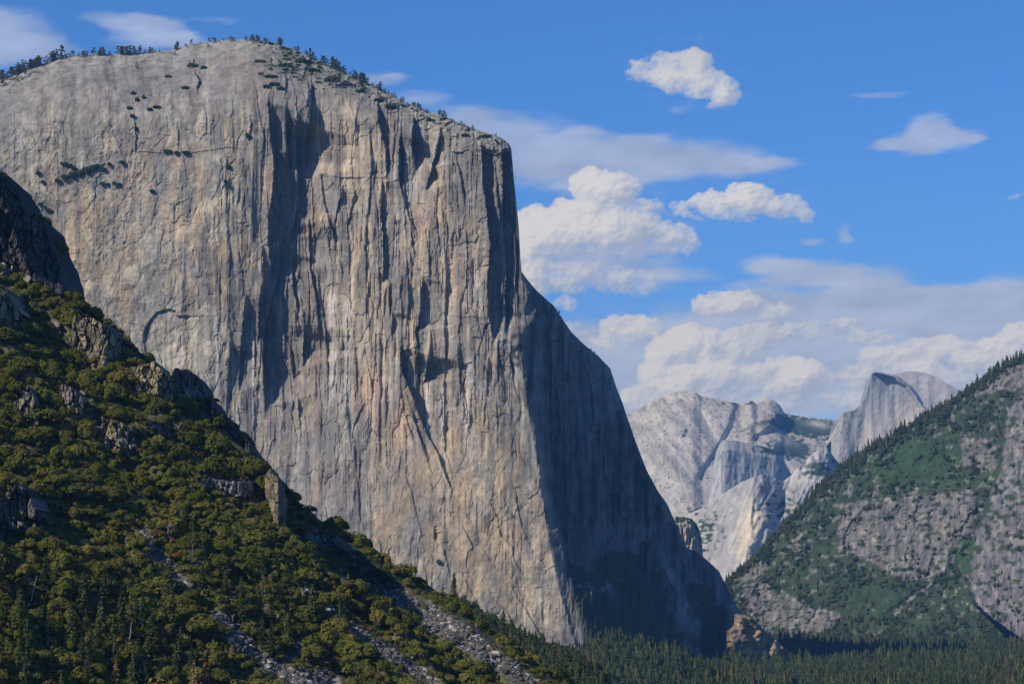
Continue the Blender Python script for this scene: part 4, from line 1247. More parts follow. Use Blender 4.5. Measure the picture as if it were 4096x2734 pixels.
def build_far():
    ridge_top = [(2400, 1760), (2460, 1690), (2520, 1652), (2581, 1617), (2650, 1581), (2700, 1566), (2720, 1564), (2773, 1564), (2795, 1576), (2807, 1584), (2840, 1590), (2877, 1597), (2925, 1608), (2964, 1615), (2980, 1610), (2990, 1602), (3008, 1600), (3020, 1612), (3030, 1615),
                 (3055, 1600), (3078, 1595), (3100, 1603), (3121, 1622), (3132, 1640), (3139, 1652), (3180, 1660), (3226, 1668), (3270, 1672), (3313, 1676), (3400, 1690), (3600, 1720), (3800, 1740), (4000, 1760)]

    def d_ridge(X, Y, yt):
        diag = X * 0.55 + Y * 0.83
        al = X * 0.83 - Y * 0.55
        D = 15200 - 2.3 * (Y - yt) + 150 * fbm(al / 300, diag / 900, 4, 201) + 36 * ridged(al / 150 + 0.3 * fbm(X / 200, Y / 200, 2, 207), diag / 900, 2, 202) + 16 * fbm(al / 30, diag / 120, 4, 203)
        # brow of the rounded knob and the step below it
        D = D + 120 * sstep(-10, 40, X - np.interp(Y, [1595, 1640, 1700, 1780], [3105, 3128, 3080, 2960])) * sstep(1800, 1700, Y) * sstep(3300, 3150, X)
        D = D + 50 * sstep(0, 26, X - np.interp(Y, [1620, 1700, 1800, 1900], [2930, 2905, 2850, 2780])) * sstep(1950, 1880, Y) * sstep(3000, 2960, X) * (1 - sstep(40, 200, X - np.interp(Y, [1620, 1700, 1800, 1900], [2930, 2905, 2850, 2780])))
        return D

    def c_ridge(X, Y, yt):
        diag = X * 0.55 + Y * 0.83
        al = X * 0.83 - Y * 0.55
        n = fbm(X / 50, Y / 44, 4, 211)
        st = fbm(al / 14, diag / 160, 4, 212)
        c = np.broadcast_to(np.array((0.44, 0.395, 0.32)), X.shape + (3,)) * (1 + 0.30 * n + 0.28 * st)[..., None]
        c = mixf(c, (0.56, 0.48, 0.36), sstep(0.1, 0.5, n + 0.2 * st) * 0.5)
        l1, l2, lv = cells(al / 60 + 0.3 * fbm(X / 80, Y / 80, 2, 215), diag / 190, 41)
        c = c * (1 + 0.35 * (lv - 0.5))[..., None]
        c = mixf(c, (0.17, 0.17, 0.17), sstep(0.05, 0.0, l2 - l1) * 0.75)
        c = mixf(c, (0.20, 0.20, 0.20), sstep(0.16, 0.34, fbm(al / 20, diag / 160, 4, 216)) * 0.38)
        v = sstep(0.02, 0.2, fbm(X / 22, Y / 12, 4, 213) - 0.52 + np.maximum.reduce([1.5 * gauss(X, Y, 3220, 1705, 150, 44, 8), 1.0 * gauss(X, Y, 3040, 1700, 90, 24, -20), 1.5 * gauss(X, Y, 3160, 1790, 90, 46, 10),
                                                                                      0.75 * gauss(X, Y, 2960, 1612, 90, 9), 0.75 * gauss(X, Y, 2740, 1730, 18, 30, 30), 0.62 * gauss(X, Y, 2780, 2040, 90, 26, -25), 0.6 * gauss(X, Y, 2820, 1910, 60, 9, -8)]))
        v = np.maximum(v, 0.8 * sstep(0.30, 0.42, fbm(X / 7, Y / 6, 2, 217) + 0.25 * fbm(X / 70, Y / 50, 3, 218)))
        v = v * (1 - 0.8 * gauss(X, Y, 3270, 1695, 50, 14, 10)) * (1 - 0.9 * gauss(X, Y, 3080, 1735, 100, 22, 22))
        return mixf(c, FAR_GREEN, v)
    far_patch('mountain_ridge', ridge_top, 2400, 4000, 5, 2420, 230, d_ridge, c_ridge, 'broad pale granite mountain with bare sloping slabs behind the shaded prow', 'mountain', jag=2.0)

    dome_top = [(3325, 1760), (3345, 1690), (3353, 1669), (3372, 1650), (3392, 1643), (3414, 1642), (3430, 1631), (3445, 1608), (3460, 1593), (3468, 1560), (3472, 1547), (3478, 1528), (3481, 1516), (3484, 1498), (3495, 1489), (3514, 1487), (3537, 1491), (3560, 1494), (3583, 1494), (3600, 1491),
                (3613, 1488), (3640, 1483), (3667, 1485), (3697, 1489), (3736, 1504), (3766, 1519), (3805, 1542), (3839, 1561), (3900, 1610), (3980, 1690), (4060, 1790)]
    edge = lambda Y: np.interp(Y, [1487, 1500, 1510, 1525, 1545, 1583, 1629, 1700, 1800, 1950], [3500, 3560, 3585, 3602, 3632, 3662, 3688, 3705, 3715, 3725])

    def d_dome(X, Y, yt):
        ex = edge(Y)
        D = 13000 - 0.3 * (Y - yt) + 0.12 * (X - 3350)
        t = X - ex
        on = sstep(0, 16, t)
        D = D + on * (0.55 * t + 1.9 * np.clip(1640 - Y, -200, 200) - 60) - 50 * sstep(-30, 4, t) * (1 - on)
        # shoulder on the left
        D = D - 22 * sstep(3475, 3435, X + 0.25 * (Y - 1640))
        D = D + 22 * fbm(X / 60, Y / 260, 2, 221) + 2.5 * ridged(X / 24, Y / 260, 3, 222) + 2.5 * fbm(X / 12, Y / 20, 3, 223)
        return D

    def c_dome(X, Y, yt):
        st = fbm(X / 7, Y / 120, 4, 231, 0.6)
        n = fbm(X / 40, Y / 60, 4, 232)
        c = np.broadcast_to(np.array((0.40, 0.375, 0.33)), X.shape + (3,)) * (1 + 0.25 * n + 0.2 * st)[..., None]
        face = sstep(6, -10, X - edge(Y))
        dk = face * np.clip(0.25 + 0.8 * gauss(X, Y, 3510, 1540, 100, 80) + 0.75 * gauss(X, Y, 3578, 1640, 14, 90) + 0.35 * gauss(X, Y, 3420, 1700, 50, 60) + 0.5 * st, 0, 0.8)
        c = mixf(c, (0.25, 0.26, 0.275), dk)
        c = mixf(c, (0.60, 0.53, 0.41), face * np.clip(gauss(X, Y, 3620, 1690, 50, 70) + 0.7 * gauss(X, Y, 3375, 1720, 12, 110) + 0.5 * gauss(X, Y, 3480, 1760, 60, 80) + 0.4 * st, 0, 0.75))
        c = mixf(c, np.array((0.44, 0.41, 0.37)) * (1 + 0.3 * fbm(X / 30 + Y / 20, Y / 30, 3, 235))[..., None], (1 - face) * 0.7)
        c = mixf(c, (0.18, 0.18, 0.18), np.exp(-((X - edge(Y)) / 3.5) ** 2) * 0.5)
        sh = sstep(3470, 3430, X) * sstep(0.05, 0.25, fbm(X / 16, Y / 20, 3, 233)) * sstep(1830, 1700, Y)
        return mixf(c, FAR_GREEN, sh * 0.5)
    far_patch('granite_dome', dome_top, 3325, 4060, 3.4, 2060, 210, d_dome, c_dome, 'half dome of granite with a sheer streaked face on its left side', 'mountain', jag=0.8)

    but_top = [(2790, 2120), (2824, 2008), (2836, 1940), (2856, 1872), (2868, 1830), (2876, 1790), (2884, 1764), (2900, 1758), (2940, 1760), (3009, 1773), (3060, 1786), (3104, 1800), (3140, 1850), (3180, 1920), (3220, 2000)]

    def d_but(X, Y, yt):
        return 11600 + 0.9 * (X - 2820) - 0.7 * (Y - yt) + 14 * fbm(X / 40, Y / 160, 4, 241) + 5 * fbm(X / 12, Y / 40, 3, 242) + 60 * np.clip(1 - (Y - yt) / 40, 0, 1)

    def c_but(X, Y, yt):
        st = fbm(X / 9 + Y / 40, Y / 130, 4, 243)
        c = np.broadcast_to(np.array((0.38, 0.365, 0.33)), X.shape + (3,)) * (1 + 0.45 * st)[..., None]
        c = mixf(c, FAR_GREEN, sstep(0.0, 0.2, fbm(X / 26, Y / 16, 4, 244) + 0.8 * gauss(X, Y, 3090, 1800, 60, 22, 8) - 0.3))
        return c
    far_patch('rock_buttress', but_top, 2790, 3220, 4, 2240, 110, d_but, c_but, 'bluish shaded rock buttress standing in front of the pale slabs', 'cliff', jag=1.5)

    low_top = [(2480, 2160), (2560, 2096), (2640, 2076), (2700, 2070), (2760, 2050), (2810, 2030), (2860, 2000), (2910, 1960), (2960, 1930), (3000, 1912), (3040, 1898), (3070, 1894), (3100, 1910), (3130, 1925), (3160, 1904), (3200, 1860), (3240, 1822), (3275, 1796), (3310, 1790), (3340, 1832), (3380, 1880), (3420, 1900), (3600, 1920)]

    def d_low(X, Y, yt):
        return 9300 - 1.25 * (Y - yt) + 60 * fbm(X / 130, Y / 160, 4, 251) - 34 * ridged((X + 0.4 * Y) / 120, Y / 420, 3, 252) + 12 * fbm(X / 26, Y / 30, 4, 253) + 1.1 * np.abs(X - (3010 - 0.12 * (Y - 2000)))

    def c_low(X, Y, yt):
        st = fbm((X + 0.4 * Y) / 11, Y / 110, 4, 254)
        n = fbm(X / 44, Y / 50, 4, 255)
        c = np.broadcast_to(np.array((0.36, 0.34, 0.31)), X.shape + (3,)) * (1 + 0.35 * st + 0.3 * n)[..., None]
        c = mixf(c, (0.68, 0.57, 0.38), np.clip(1.1 * gauss(X, Y, 3000, 2120, 55, 150, 12) + 0.5 * st + 0.35 * n - 0.15, 0, 0.95) * gauss(X, Y, 2990, 2150, 120, 230, 10))
        c = mixf(c, (0.52, 0.48, 0.42), np.clip(gauss(X, Y, 3230, 1860, 90, 50, -35), 0, 0.9))
        v = sstep(0.0, 0.22, fbm(X / 26, Y / 17, 4, 256) - 0.44 + np.maximum.reduce([1.0 * gauss(X, Y, 3265, 1870, 70, 40, 0), 0.6 * gauss(X, Y, 3150, 2030, 110, 70), 0.62 * gauss(X, Y, 2800, 2130, 90, 120, 40)]))
        v = v * (1 - 0.9 * gauss(X, Y, 3200, 1850, 70, 26, -38))
        return mixf(c, FAR_GREEN * 1.15, v)
    far_patch('mountain_spur', low_top, 2480, 3600, 4.4, 2560, 190, d_low, c_low, 'brushy rock spur with a bright yellowish cliff streak in its middle', 'mountain', jag=4)

    crag_top = [(2640, 2120), (2680, 2074), (2705, 2066), (2741, 2066), (2762, 2072), (2777, 2082), (2795, 2110), (2803, 2140), (2808, 2170), (2811, 2210), (2814, 2260)]

    def d_crag(X, Y, yt):
        return 6600 + 0.25 * (X - 2700) + 60 * np.clip(1 - (Y - yt) / 34, 0, 1) + 22 * fbm(X / 20, Y / 90, 4, 261) + 10 * ridged(X / 14, Y / 120, 3, 262) + 2.2 * np.maximum(0, X - 2780)

    def c_crag(X, Y, yt):
        st = fbm(X / 6, Y / 70, 4, 263)
        c = np.broadcast_to(np.array((0.42, 0.35, 0.27)), X.shape + (3,)) * (1 + 0.6 * st)[..., None]
        v = sstep(-0.1, 0.15, fbm(X / 14, Y / 10, 3, 264) + 0.5 - (Y - yt) / 60)
        return mixf(c, FAR_GREEN * 1.2, v)
    far_patch('rock_pillar', crag_top, 2640, 2816, 2.5, 2330, 90, d_crag, c_crag, 'small tan rock pillar with a green cap behind the edge of the shaded cliff', 'cliff', mat=M_SIDE, jag=2, back=(60, 200), fall=(0.1, 0.6))


# ------------------------------------------------------------------ valley floor and wooded mounds
def build_floor():
    ys = np.concatenate([np.linspace(-6000, 2000, 30), np.linspace(2100, 7600, 160), np.linspace(7700, 20000, 40)])
    xs = np.concatenate([np.linspace(-12000, -3000, 20), np.linspace(-2900, 4200, 150), np.linspace(4400, 12000, 20)])
    X, Y = np.meshgrid(xs, ys)
    Z = 3 * fbm(X / 300, Y / 300, 3, 301)
    Z = Z - 2.0
    P = np.stack([X, Y, Z], -1)
    n = fbm(X / 60, Y / 60, 4, 302)[..., None]
    c = np.array((0.040, 0.050, 0.022)) * (1 + 0.5 * n)
    me = mesh_from('valley_floor', P.reshape(-1, 3), grid_faces(*X.shape)[:, ::-1], M_SLOPE, True, np.clip(c, 0.01, 1).reshape(-1, 3))
    tag(link('valley_floor', me), 'flat wooded valley floor reaching away to the lower right', 'valley floor', kind='structure')


MOUND_TOP = [(2120, 2760), (2200, 2668), (2300, 2640), (2360, 2612), (2420, 2588), (2460, 2578), (2520, 2590), (2570, 2604), (2640, 2622), (2700, 2640), (2760, 2662), (2830, 2690), (2900, 2740)]
mound_top = curve_y(MOUND_TOP)
SPURB_TOP = [(1700, 2420), (1800, 2424), (1860, 2432), (1930, 2474), (1990, 2508), (2061, 2549), (2133, 2580), (2222, 2618), (2312, 2646), (2380, 2690), (2440, 2750)]
spurb_top = curve_y(SPURB_TOP)


def mound_depth(X, Y):
    return 3350 - (Y - mound_top(X)) * 1.1 + 14 * fbm(X / 60, Y / 60, 3, 311)


def spurb_depth(X, Y):
    return 2100 - (Y - spurb_top(X)) * 1.3 - (X - 1700) * 0.12 + 12 * fbm(X / 50, Y / 50, 3, 312)


def build_mounds():
    for name, top, x0, x1, dep, label in (('moraine', mound_top, 2120, 2900, mound_depth, 'low wooded mound on the valley floor in front of the shaded cliff foot'),
                                          ('wooded_spur', spurb_top, 1700, 2440, spurb_depth, 'low forested spur behind the foot of the brushy hillside')):
        xs = np.arange(x0, x1, 8.0)
        t = np.linspace(0, 1, 40)[:, None]
        X = np.broadcast_to(xs, (40, len(xs))).copy()
        Y = top(xs) + t * (2800 - top(xs))
        n = fbm(X / 20, Y / 12, 4, 313)[..., None]
        c = np.array((0.042, 0.055, 0.022)) * (1 + 0.5 * n)
        o = landform(name, at(X, Y, dep(X, Y)), np.clip(c, 0.01, 1), M_SLOPE, back=(60, 200), fall=(0.1, 0.3), foot=20)
        tag(o, label, 'hill', kind='structure')


build_floor()
build_far()
build_side()
CL_X, CL_D = build_cliff()
build_mounds()
build_hill()

# ================================================================== PLANTS
M_OAK = leaf_material('oak_leaves', [(0.118, 0.134, 0.026), (0.155, 0.162, 0.034), (0.205, 0.180, 0.042)], 0.42, 0.9, 0.3)
M_DARKOAK = leaf_material('dark_leaves', [(0.090, 0.104, 0.022), (0.12, 0.126, 0.024), (0.155, 0.145, 0.028)], 0.38, 0.9, 0.3)
M_BRIGHT = leaf_material('yellow_green_leaves', [(0.12, 0.14, 0.02), (0.15, 0.16, 0.025), (0.17, 0.15, 0.03)], 0.3, 0.8)
M_LEDGE = leaf_material('ledge_leaves', [(0.055, 0.095, 0.030), (0.070, 0.115, 0.034), (0.09, 0.125, 0.04)], 0.3, 0.5, 0.2)
M_PINE = leaf_material('pine_needles', [(0.050, 0.074, 0.028), (0.078, 0.100, 0.036), (0.120, 0.130, 0.044)], 0.35, 0.15, 0.25)
M_PINEY = leaf_material('yellowing_needles', [(0.17, 0.17, 0.025), (0.21, 0.20, 0.03), (0.20, 0.17, 0.04)], 0.3, 0.6)
M_DEAD = leaf_material('dead_needles', [(0.28, 0.155, 0.06), (0.33, 0.19, 0.08), (0.36, 0.23, 0.11)], 0.3, 0.6)
M_DEADR = leaf_material('rust_needles', [(0.15, 0.080, 0.045), (0.17, 0.09, 0.055), (0.19, 0.11, 0.07)], 0.3, 0.6)
M_RIMPINE = leaf_material('rim_needles', [(0.105, 0.110, 0.055), (0.135, 0.135, 0.068), (0.16, 0.15, 0.08)], 0.25, 0.3)
M_BARK = plain_material('bark', (0.13, 0.095, 0.07), 0.95, 0.3, 1.5)
M_SNAG = plain_material('bleached_wood', (0.42, 0.38, 0.34), 0.9, 0.25, 1.5)
M_STONE = plain_material('scree_stone', (0.115, 0.108, 0.10), 0.95, 0.45, 0.45)
M_PALESTONE = plain_material('pale_stone', (0.32, 0.30, 0.265), 0.95, 0.3, 0.5)


class Geo:
    """collects quads and triangles into one mesh"""

    def __init__(self):
        self.v, self.q, self.t, self.mq, self.mt, self.n = [], [], [], [], [], 0

    def add(self, V, Q=None, T=None, m=0):
        V = np.asarray(V, float).reshape(-1, 3)
        if Q is not None and len(Q):
            self.q.append(np.asarray(Q, int) + self.n)
            self.mq += [m] * len(Q)
        if T is not None and len(T):
            self.t.append(np.asarray(T, int) + self.n)
            self.mt += [m] * len(T)
        self.v.append(V)
        self.n += len(V)

    def tube(self, pts, rad, sides=5, m=0):
        pts = np.asarray(pts, float)
        V = []
        for i, p in enumerate(pts):
            d = pts[min(i + 1, len(pts) - 1)] - pts[max(i - 1, 0)]
            d /= np.linalg.norm(d) + 1e-9
            a = np.cross(d, (0.31, 0.17, 0.93) if abs(d[2]) < 0.9 else (1, 0, 0))
            a /= np.linalg.norm(a)
            b = np.cross(d, a)
            for k in range(sides):
                t = 2 * math.pi * k / sides
                V.append(p + rad[i] * (math.cos(t) * a + math.sin(t) * b))
        Q = []
        for i in range(len(pts) - 1):
            for k in range(sides):
                Q.append((i * sides + k, i * sides + (k + 1) % sides, (i + 1) * sides + (k + 1) % sides, (i + 1) * sides + k))
        self.add(V, Q, m=m)

    def mesh(self, name, mats, smooth=False):
        fs, ms = [], []
        if self.t:
            fs.append(np.concatenate(self.t))
            ms += self.mt
        if self.q:
            fs.append(np.concatenate(self.q))
            ms += self.mq
        return mesh_from(name, np.concatenate(self.v), fs, mats, smooth, fmat=ms)


def leaf_quads(C, Nrm, size, rs, flat=0.75):
    """one leaf-clump quad at every centre, facing roughly along its normal"""
    n = len(C)
    Nr = Nrm + flat * rs.randn(n, 3) * 0.55
    Nr /= np.linalg.norm(Nr, axis=1)[:, None] + 1e-9
    a = np.cross(Nr, rs.randn(n, 3))
    a /= np.linalg.norm(a, axis=1)[:, None] + 1e-9
    b = np.cross(Nr, a)
    s = (size * (0.6 + 0.8 * rs.rand(n)))[:, None]
    asp = 0.55 + 0.5 * rs.rand(n)[:, None]
    V = np.stack([C - a * s - b * s * asp * 0.6, C + a * s * 0.8 - b * s * asp, C + a * s + b * s * asp * 0.7, C - a * s * 0.7 + b * s * asp], 1)
    Q = np.arange(n * 4).reshape(n, 4)
    return V.reshape(-1, 3), Q


def crown_mesh(name, seed, mat, n=520, lobes=9, wide=1.0, tall=0.85, leaf=0.105):
    """broadleaf crown about 2 across: leaf clumps over several overlapping lobes, open to the ground below"""
    rs = np.random.RandomState(seed)
    L = [(0, 0, 0.55, 0.62)]
    for k in range(lobes):
        t = rs.rand() * 2 * math.pi
        r = 0.30 + 0.45 * rs.rand()
        L.append((r * math.cos(t) * wide, r * math.sin(t) * wide, 0.28 + 0.62 * rs.rand() * (1.1 - r), 0.26 + 0.22 * rs.rand()))
    L = np.array(L)
    C, Nn = [], []
    per = n // len(L) * 2
    for (x, y, z, r) in L:
        d = rs.randn(per, 3)
        d[:, 2] = np.abs(d[:, 2]) * 1.1 - 0.35
        d /= np.linalg.norm(d, axis=1)[:, None]
        p = np.array((x, y, z)) + d * r * (0.90 + 0.18 * rs.rand(per, 1))
        C.append(p)
        Nn.append(d)
    C, Nn = np.concatenate(C), np.concatenate(Nn)
    keep = C[:, 2] > 0.03
    for (x, y, z, r) in L:
        keep &= np.linalg.norm(C - (x, y, z), axis=1) > r * 0.84
    idx = np.nonzero(keep)[0]
    rs.shuffle(idx)
    idx = idx[:n]
    C, Nn = C[idx], Nn[idx]
    Nn[:, 2] += 0.15
    C[:, 2] *= tall
    V, Q = leaf_quads(C, Nn, leaf, rs, 0.5)
    g = Geo()
    g.add(V, Q)
    return g.mesh(name, mat)


def oak_trunk_mesh(name, seed):
    rs = np.random.RandomState(seed)
    g = Geo()
    g.tube([(0, 0, -0.25), (0.03, 0, 0.15), (0, 0.02, 0.45)], [0.10, 0.075, 0.05], 6)
    for k in range(3):
        t = rs.rand() * 6.28
        g.tube([(0, 0, 0.15 + 0.08 * k), (0.3 * math.cos(t), 0.3 * math.sin(t), 0.42), (0.55 * math.cos(t), 0.55 * math.sin(t), 0.6)], [0.05, 0.035, 0.012], 5)
    return g.mesh(name, M_BARK, True)


def conifer_meshes(name, seed, mat, levels=15, per=8, spread=0.19, bare=0.12, droop=0.35, sparse=0.0, leaf=0.030, clumps=4):
    """conifer of height 1: (crown mesh, trunk mesh)"""
    rs = np.random.RandomState(seed)
    g = Geo()
    tr = Geo()
    lean = rs.randn(2) * 0.012
    tr.tube([(0, 0, -0.06), (lean[0], lean[1], 0.5), (0, 0, 0.985)], [0.016, 0.010, 0.0015], 6)
    C, Nn = [], []
    for i in range(levels):
        f = i / (levels - 1)
        z = bare + (0.97 - bare) * f ** 0.92
        R = spread * (1 - f) ** 0.8 * (0.75 + 0.5 * rs.rand()) + 0.012
        if f < 0.12:
            R *= 0.7
        k = max(4, int(per * (1 - 0.45 * f)))
        a0 = rs.rand() * 6.28
        for j in range(k):
            if rs.rand() < sparse:
                continue
            t = a0 + 6.28 * j / k + rs.randn() * 0.15
            rr = R * (0.65 + 0.6 * rs.rand())
            for c in range(clumps):
                u = (c + 0.6 + 0.4 * rs.rand()) / clumps
                C.append((rr * u * math.cos(t), rr * u * math.sin(t), z - droop * rr * u * u + 0.008 * rs.randn()))
                Nn.append((math.cos(t) * 0.5, math.sin(t) * 0.5, 0.8))
            if rs.rand() < 0.5:
                tr.tube([(0, 0, z), (rr * 0.8 * math.cos(t), rr * 0.8 * math.sin(t), z - droop * rr * 0.6)], [0.004, 0.001], 3)
    C, Nn = np.array(C), np.array(Nn)
    V, Q = leaf_quads(C, Nn, leaf, rs, 0.8)
    g.add(V, Q)
    return g.mesh(name + '_crown', mat), tr.mesh(name + '_trunk', M_BARK, True)


def far_conifer(name, seed, mat, sides=7, tiers=6, spread=0.15):
    """small conifer of height 1 in one mesh: ragged tiers on a trunk"""
    rs = np.random.RandomState(seed)
    g = Geo()
    g.tube([(0, 0, -0.05), (0, 0, 0.3)], [0.016, 0.012], 4, m=1)
    for i in range(tiers):
        f = i / tiers
        z0 = 0.10 + 0.86 * f
        z1 = min(1.0, z0 + 0.86 / tiers * (1.9 - 0.3 * f))
        R = spread * (1 - f) ** 0.75 * (0.85 + 0.35 * rs.rand())
        V = [(0.01 * rs.randn(), 0.01 * rs.randn(), z1)]
        a0 = rs.rand() * 6.28
        for k in range(2 * sides):
            r = R * ((1.0 + 0.3 * rs.randn() * 0.5) if k % 2 == 0 else 0.48)
            t = a0 + math.pi * k / sides
            V.append((r * math.cos(t), r * math.sin(t), z0 - 0.03 * (k % 2 == 0) + 0.012 * rs.randn()))
        T = [(0, 1 + k, 1 + (k + 1) % (2 * sides)) for k in range(2 * sides)]
        g.add(V, None, T)
    return g.mesh(name, [mat, M_BARK], False)


def rim_pine_meshes(name, seed, round_top=False):
    """weathered rim pine of height 1: bare lower trunk, tufted open crown"""
    rs = np.random.RandomState(seed)
    g = Geo()
    tr = Geo()
    tr.tube([(0, 0, -0.08), (rs.randn() * 0.02, 0, 0.5), (rs.randn() * 0.03, 0, 0.93)], [0.026, 0.018, 0.005], 5)
    C, Nn = [], []
    for i in range(15):
        z = 0.16 + 0.78 * rs.rand()
        R = (0.24 if round_top else 0.23 * (1.05 - z) / 0.8 + 0.03) * (0.6 + 0.7 * rs.rand())
        t = rs.rand() * 6.28
        e = np.array((R * math.cos(t), R * math.sin(t), z + 0.02))
        tr.tube([(0, 0, z - 0.03), e], [0.010, 0.003], 3)
        for k in range(20):
            d = rs.randn(3)
            d /= np.linalg.norm(d)
            C.append(e * (0.5 + 0.55 * rs.rand()) * (1, 1, 0) + (0, 0, e[2]) + d * 0.07 * np.array((1, 1, 0.65)))
            Nn.append(d + (0, 0, 0.4))
    V, Q = leaf_quads(np.array(C), np.array(Nn), 0.040, rs)
    g.add(V, Q)
    return g.mesh(name + '_crown', M_RIMPINE), tr.mesh(name + '_trunk', M_BARK, True)


def snag_mesh(name, seed, branches=14, top=0.97, spread=0.16, leanx=0.04):
    rs = np.random.RandomState(seed)
    g = Geo()
    g.tube([(0, 0, -0.05), (leanx * 0.5, 0, 0.5), (leanx, 0, top)], [0.020, 0.013, 0.004], 6)
    b = Geo()
    for i in range(branches):
        z = 0.25 + 0.7 * (i + rs.rand()) / branches
        t = rs.rand() * 6.28
        r = spread * (1.15 - z) * (0.6 + 0.6 * rs.rand())
        o = np.array((leanx * z, 0, z))
        e = o + (r * math.cos(t), r * math.sin(t), -0.02 + 0.05 * rs.randn())
        b.tube([o, (o + e) / 2 + (0, 0, 0.012), e], [0.006, 0.004, 0.0012], 3)
    return g.mesh(name + '_trunk', M_SNAG, True), b.mesh(name + '_branches', M_SNAG, True)


def forked_snag(name, seed):
    rs = np.random.RandomState(seed)
    g = Geo()
    g.tube([(0, 0, -0.05), (0.02, 0, 0.35), (0.0, 0, 0.6)], [0.035, 0.026, 0.018], 6)
    b = Geo()
    for i in range(9):
        z = 0.3 + 0.3 * rs.rand()
        t = rs.rand() * 6.28
        m_ = np.array((0.16 * math.cos(t), 0.16 * math.sin(t), z + 0.16))
        e = m_ + (0.16 * math.cos(t + 0.5), 0.16 * math.sin(t + 0.5), 0.12 + 0.2 * rs.rand())
        b.tube([(0, 0, z), m_, e], [0.014, 0.009, 0.003], 4)
    return g.mesh(name + '_trunk', M_SNAG, True), b.mesh(name + '_branches', M_SNAG, True)


def thing(name, loc, label, cat, group=None, rz=0.0, s=1.0):
    o = bpy.data.objects.new(name, None)
    o.empty_display_size = 0.5
    COL.objects.link(o)
    o.location = loc
    o.rotation_euler = (0, 0, rz)
    o.scale = (s, s, s) if isinstance(s, (int, float)) else s
    return tag(o, label, cat, group)


def px_m(D):
    return D * HALF_W / 2048.0


OAK_CROWNS = [crown_mesh('oak_crown', 100 + i, M_OAK, 620, 6 + 2 * (i % 4), (0.8, 1.0, 1.2)[i % 3], (0.75, 1.0, 0.9, 1.2)[i % 4], (0.10, 0.12, 0.09)[i % 3]) for i in range(7)]
DARK_CROWNS = [crown_mesh('dark_crown', 140 + i, M_DARKOAK, 520, 8, 1.0, 0.95) for i in range(3)]
M_BROWNBRUSH = leaf_material('brown_leaves', [(0.13, 0.095, 0.028), (0.17, 0.115, 0.035), (0.20, 0.125, 0.05)], 0.4, 0.9, 0.25)
BROWN_CROWNS = [crown_mesh('brown_crown', 165 + i, M_BROWNBRUSH, 380, 7, 1.0, 0.8, 0.11) for i in range(2)]
BRIGHT_CROWN = crown_mesh('bright_crown', 160, M_BRIGHT, 420, 7, 0.9, 0.9)
LEDGE_CROWNS = [crown_mesh('ledge_crown', 170 + i, M_LEDGE, 200, 7, 1.1, 0.6, 0.16) for i in range(2)]
OAK_TRUNKS = [oak_trunk_mesh('oak_trunk', 200 + i) for i in range(3)]


def instances(name, pts, rots, scales, picks, protos, label, cat, kind='stuff', squash=True):
    """one object that carries very many plants: points with rotation, scale and kind, each instanced from a prototype mesh"""
    me = bpy.data.meshes.new(name)
    pts = np.asarray(pts, np.float32)
    me.vertices.add(len(pts))
    me.vertices.foreach_set('co', pts.ravel())
    for nm, val, ty in (('turn', rots, 'FLOAT'), ('pick', picks, 'INT')):
        a = me.attributes.new(nm, ty, 'POINT')
        a.data.foreach_set('value', np.asarray(val, np.float32 if ty == 'FLOAT' else np.int32))
    sv_ = np.asarray(scales, np.float32)
    rsv = np.random.RandomState(len(sv_))
    st_ = rsv.uniform(0.78, 1.28, (len(sv_), 3)).astype(np.float32) if squash else np.ones((len(sv_), 3), np.float32)
    a = me.attributes.new('size', 'FLOAT_VECTOR', 'POINT')
    a.data.foreach_set('vector', (sv_[:, None] * st_).ravel())
    o = link(name, me)
    ng = bpy.data.node_groups.new(name, 'GeometryNodeTree')
    ng.interface.new_socket('Geometry', in_out='INPUT', socket_type='NodeSocketGeometry')
    ng.interface.new_socket('Geometry', in_out='OUTPUT', socket_type='NodeSocketGeometry')
    N, L = ng.nodes, ng.links
    gi, go = N.new('NodeGroupInput'), N.new('NodeGroupOutput')
    jn = N.new('GeometryNodeJoinGeometry')

    def attr(nm, ty):
        n = N.new('GeometryNodeInputNamedAttribute')
        n.data_type = ty
        n.inputs['Name'].default_value = nm
        return n.outputs['Attribute']
    tn, sz, pk = attr('turn', 'FLOAT'), attr('size', 'FLOAT_VECTOR'), attr('pick', 'INT')
    cx = N.new('ShaderNodeCombineXYZ')
    L.new(tn, cx.inputs[2])
    for i, p in enumerate(protos):
        oi = N.new('GeometryNodeObjectInfo')
        oi.transform_space = 'ORIGINAL'
        oi.inputs['Object'].default_value = p
        oi.inputs['As Instance'].default_value = True
        cmp_ = N.new('FunctionNodeCompare')
        cmp_.data_type = 'INT'
        cmp_.operation = 'EQUAL'
        L.new(pk, cmp_.inputs[2])
        cmp_.inputs[3].default_value = i
        ip = N.new('GeometryNodeInstanceOnPoints')
        L.new(gi.outputs[0], ip.inputs['Points'])
        L.new(cmp_.outputs[0], ip.inputs['Selection'])
        L.new(oi.outputs['Geometry'], ip.inputs['Instance'])
        L.new(cx.outputs[0], ip.inputs['Rotation'])
        L.new(sz, ip.inputs['Scale'])
        L.new(ip.outputs[0], jn.inputs[0])
    L.new(jn.outputs[0], go.inputs[0])
    md = o.modifiers.new('plants', 'NODES')
    md.node_group = ng
    return tag(o, label, cat, kind=kind)


def proto_obj(name, me):
    return bpy.data.objects.new(name, me)


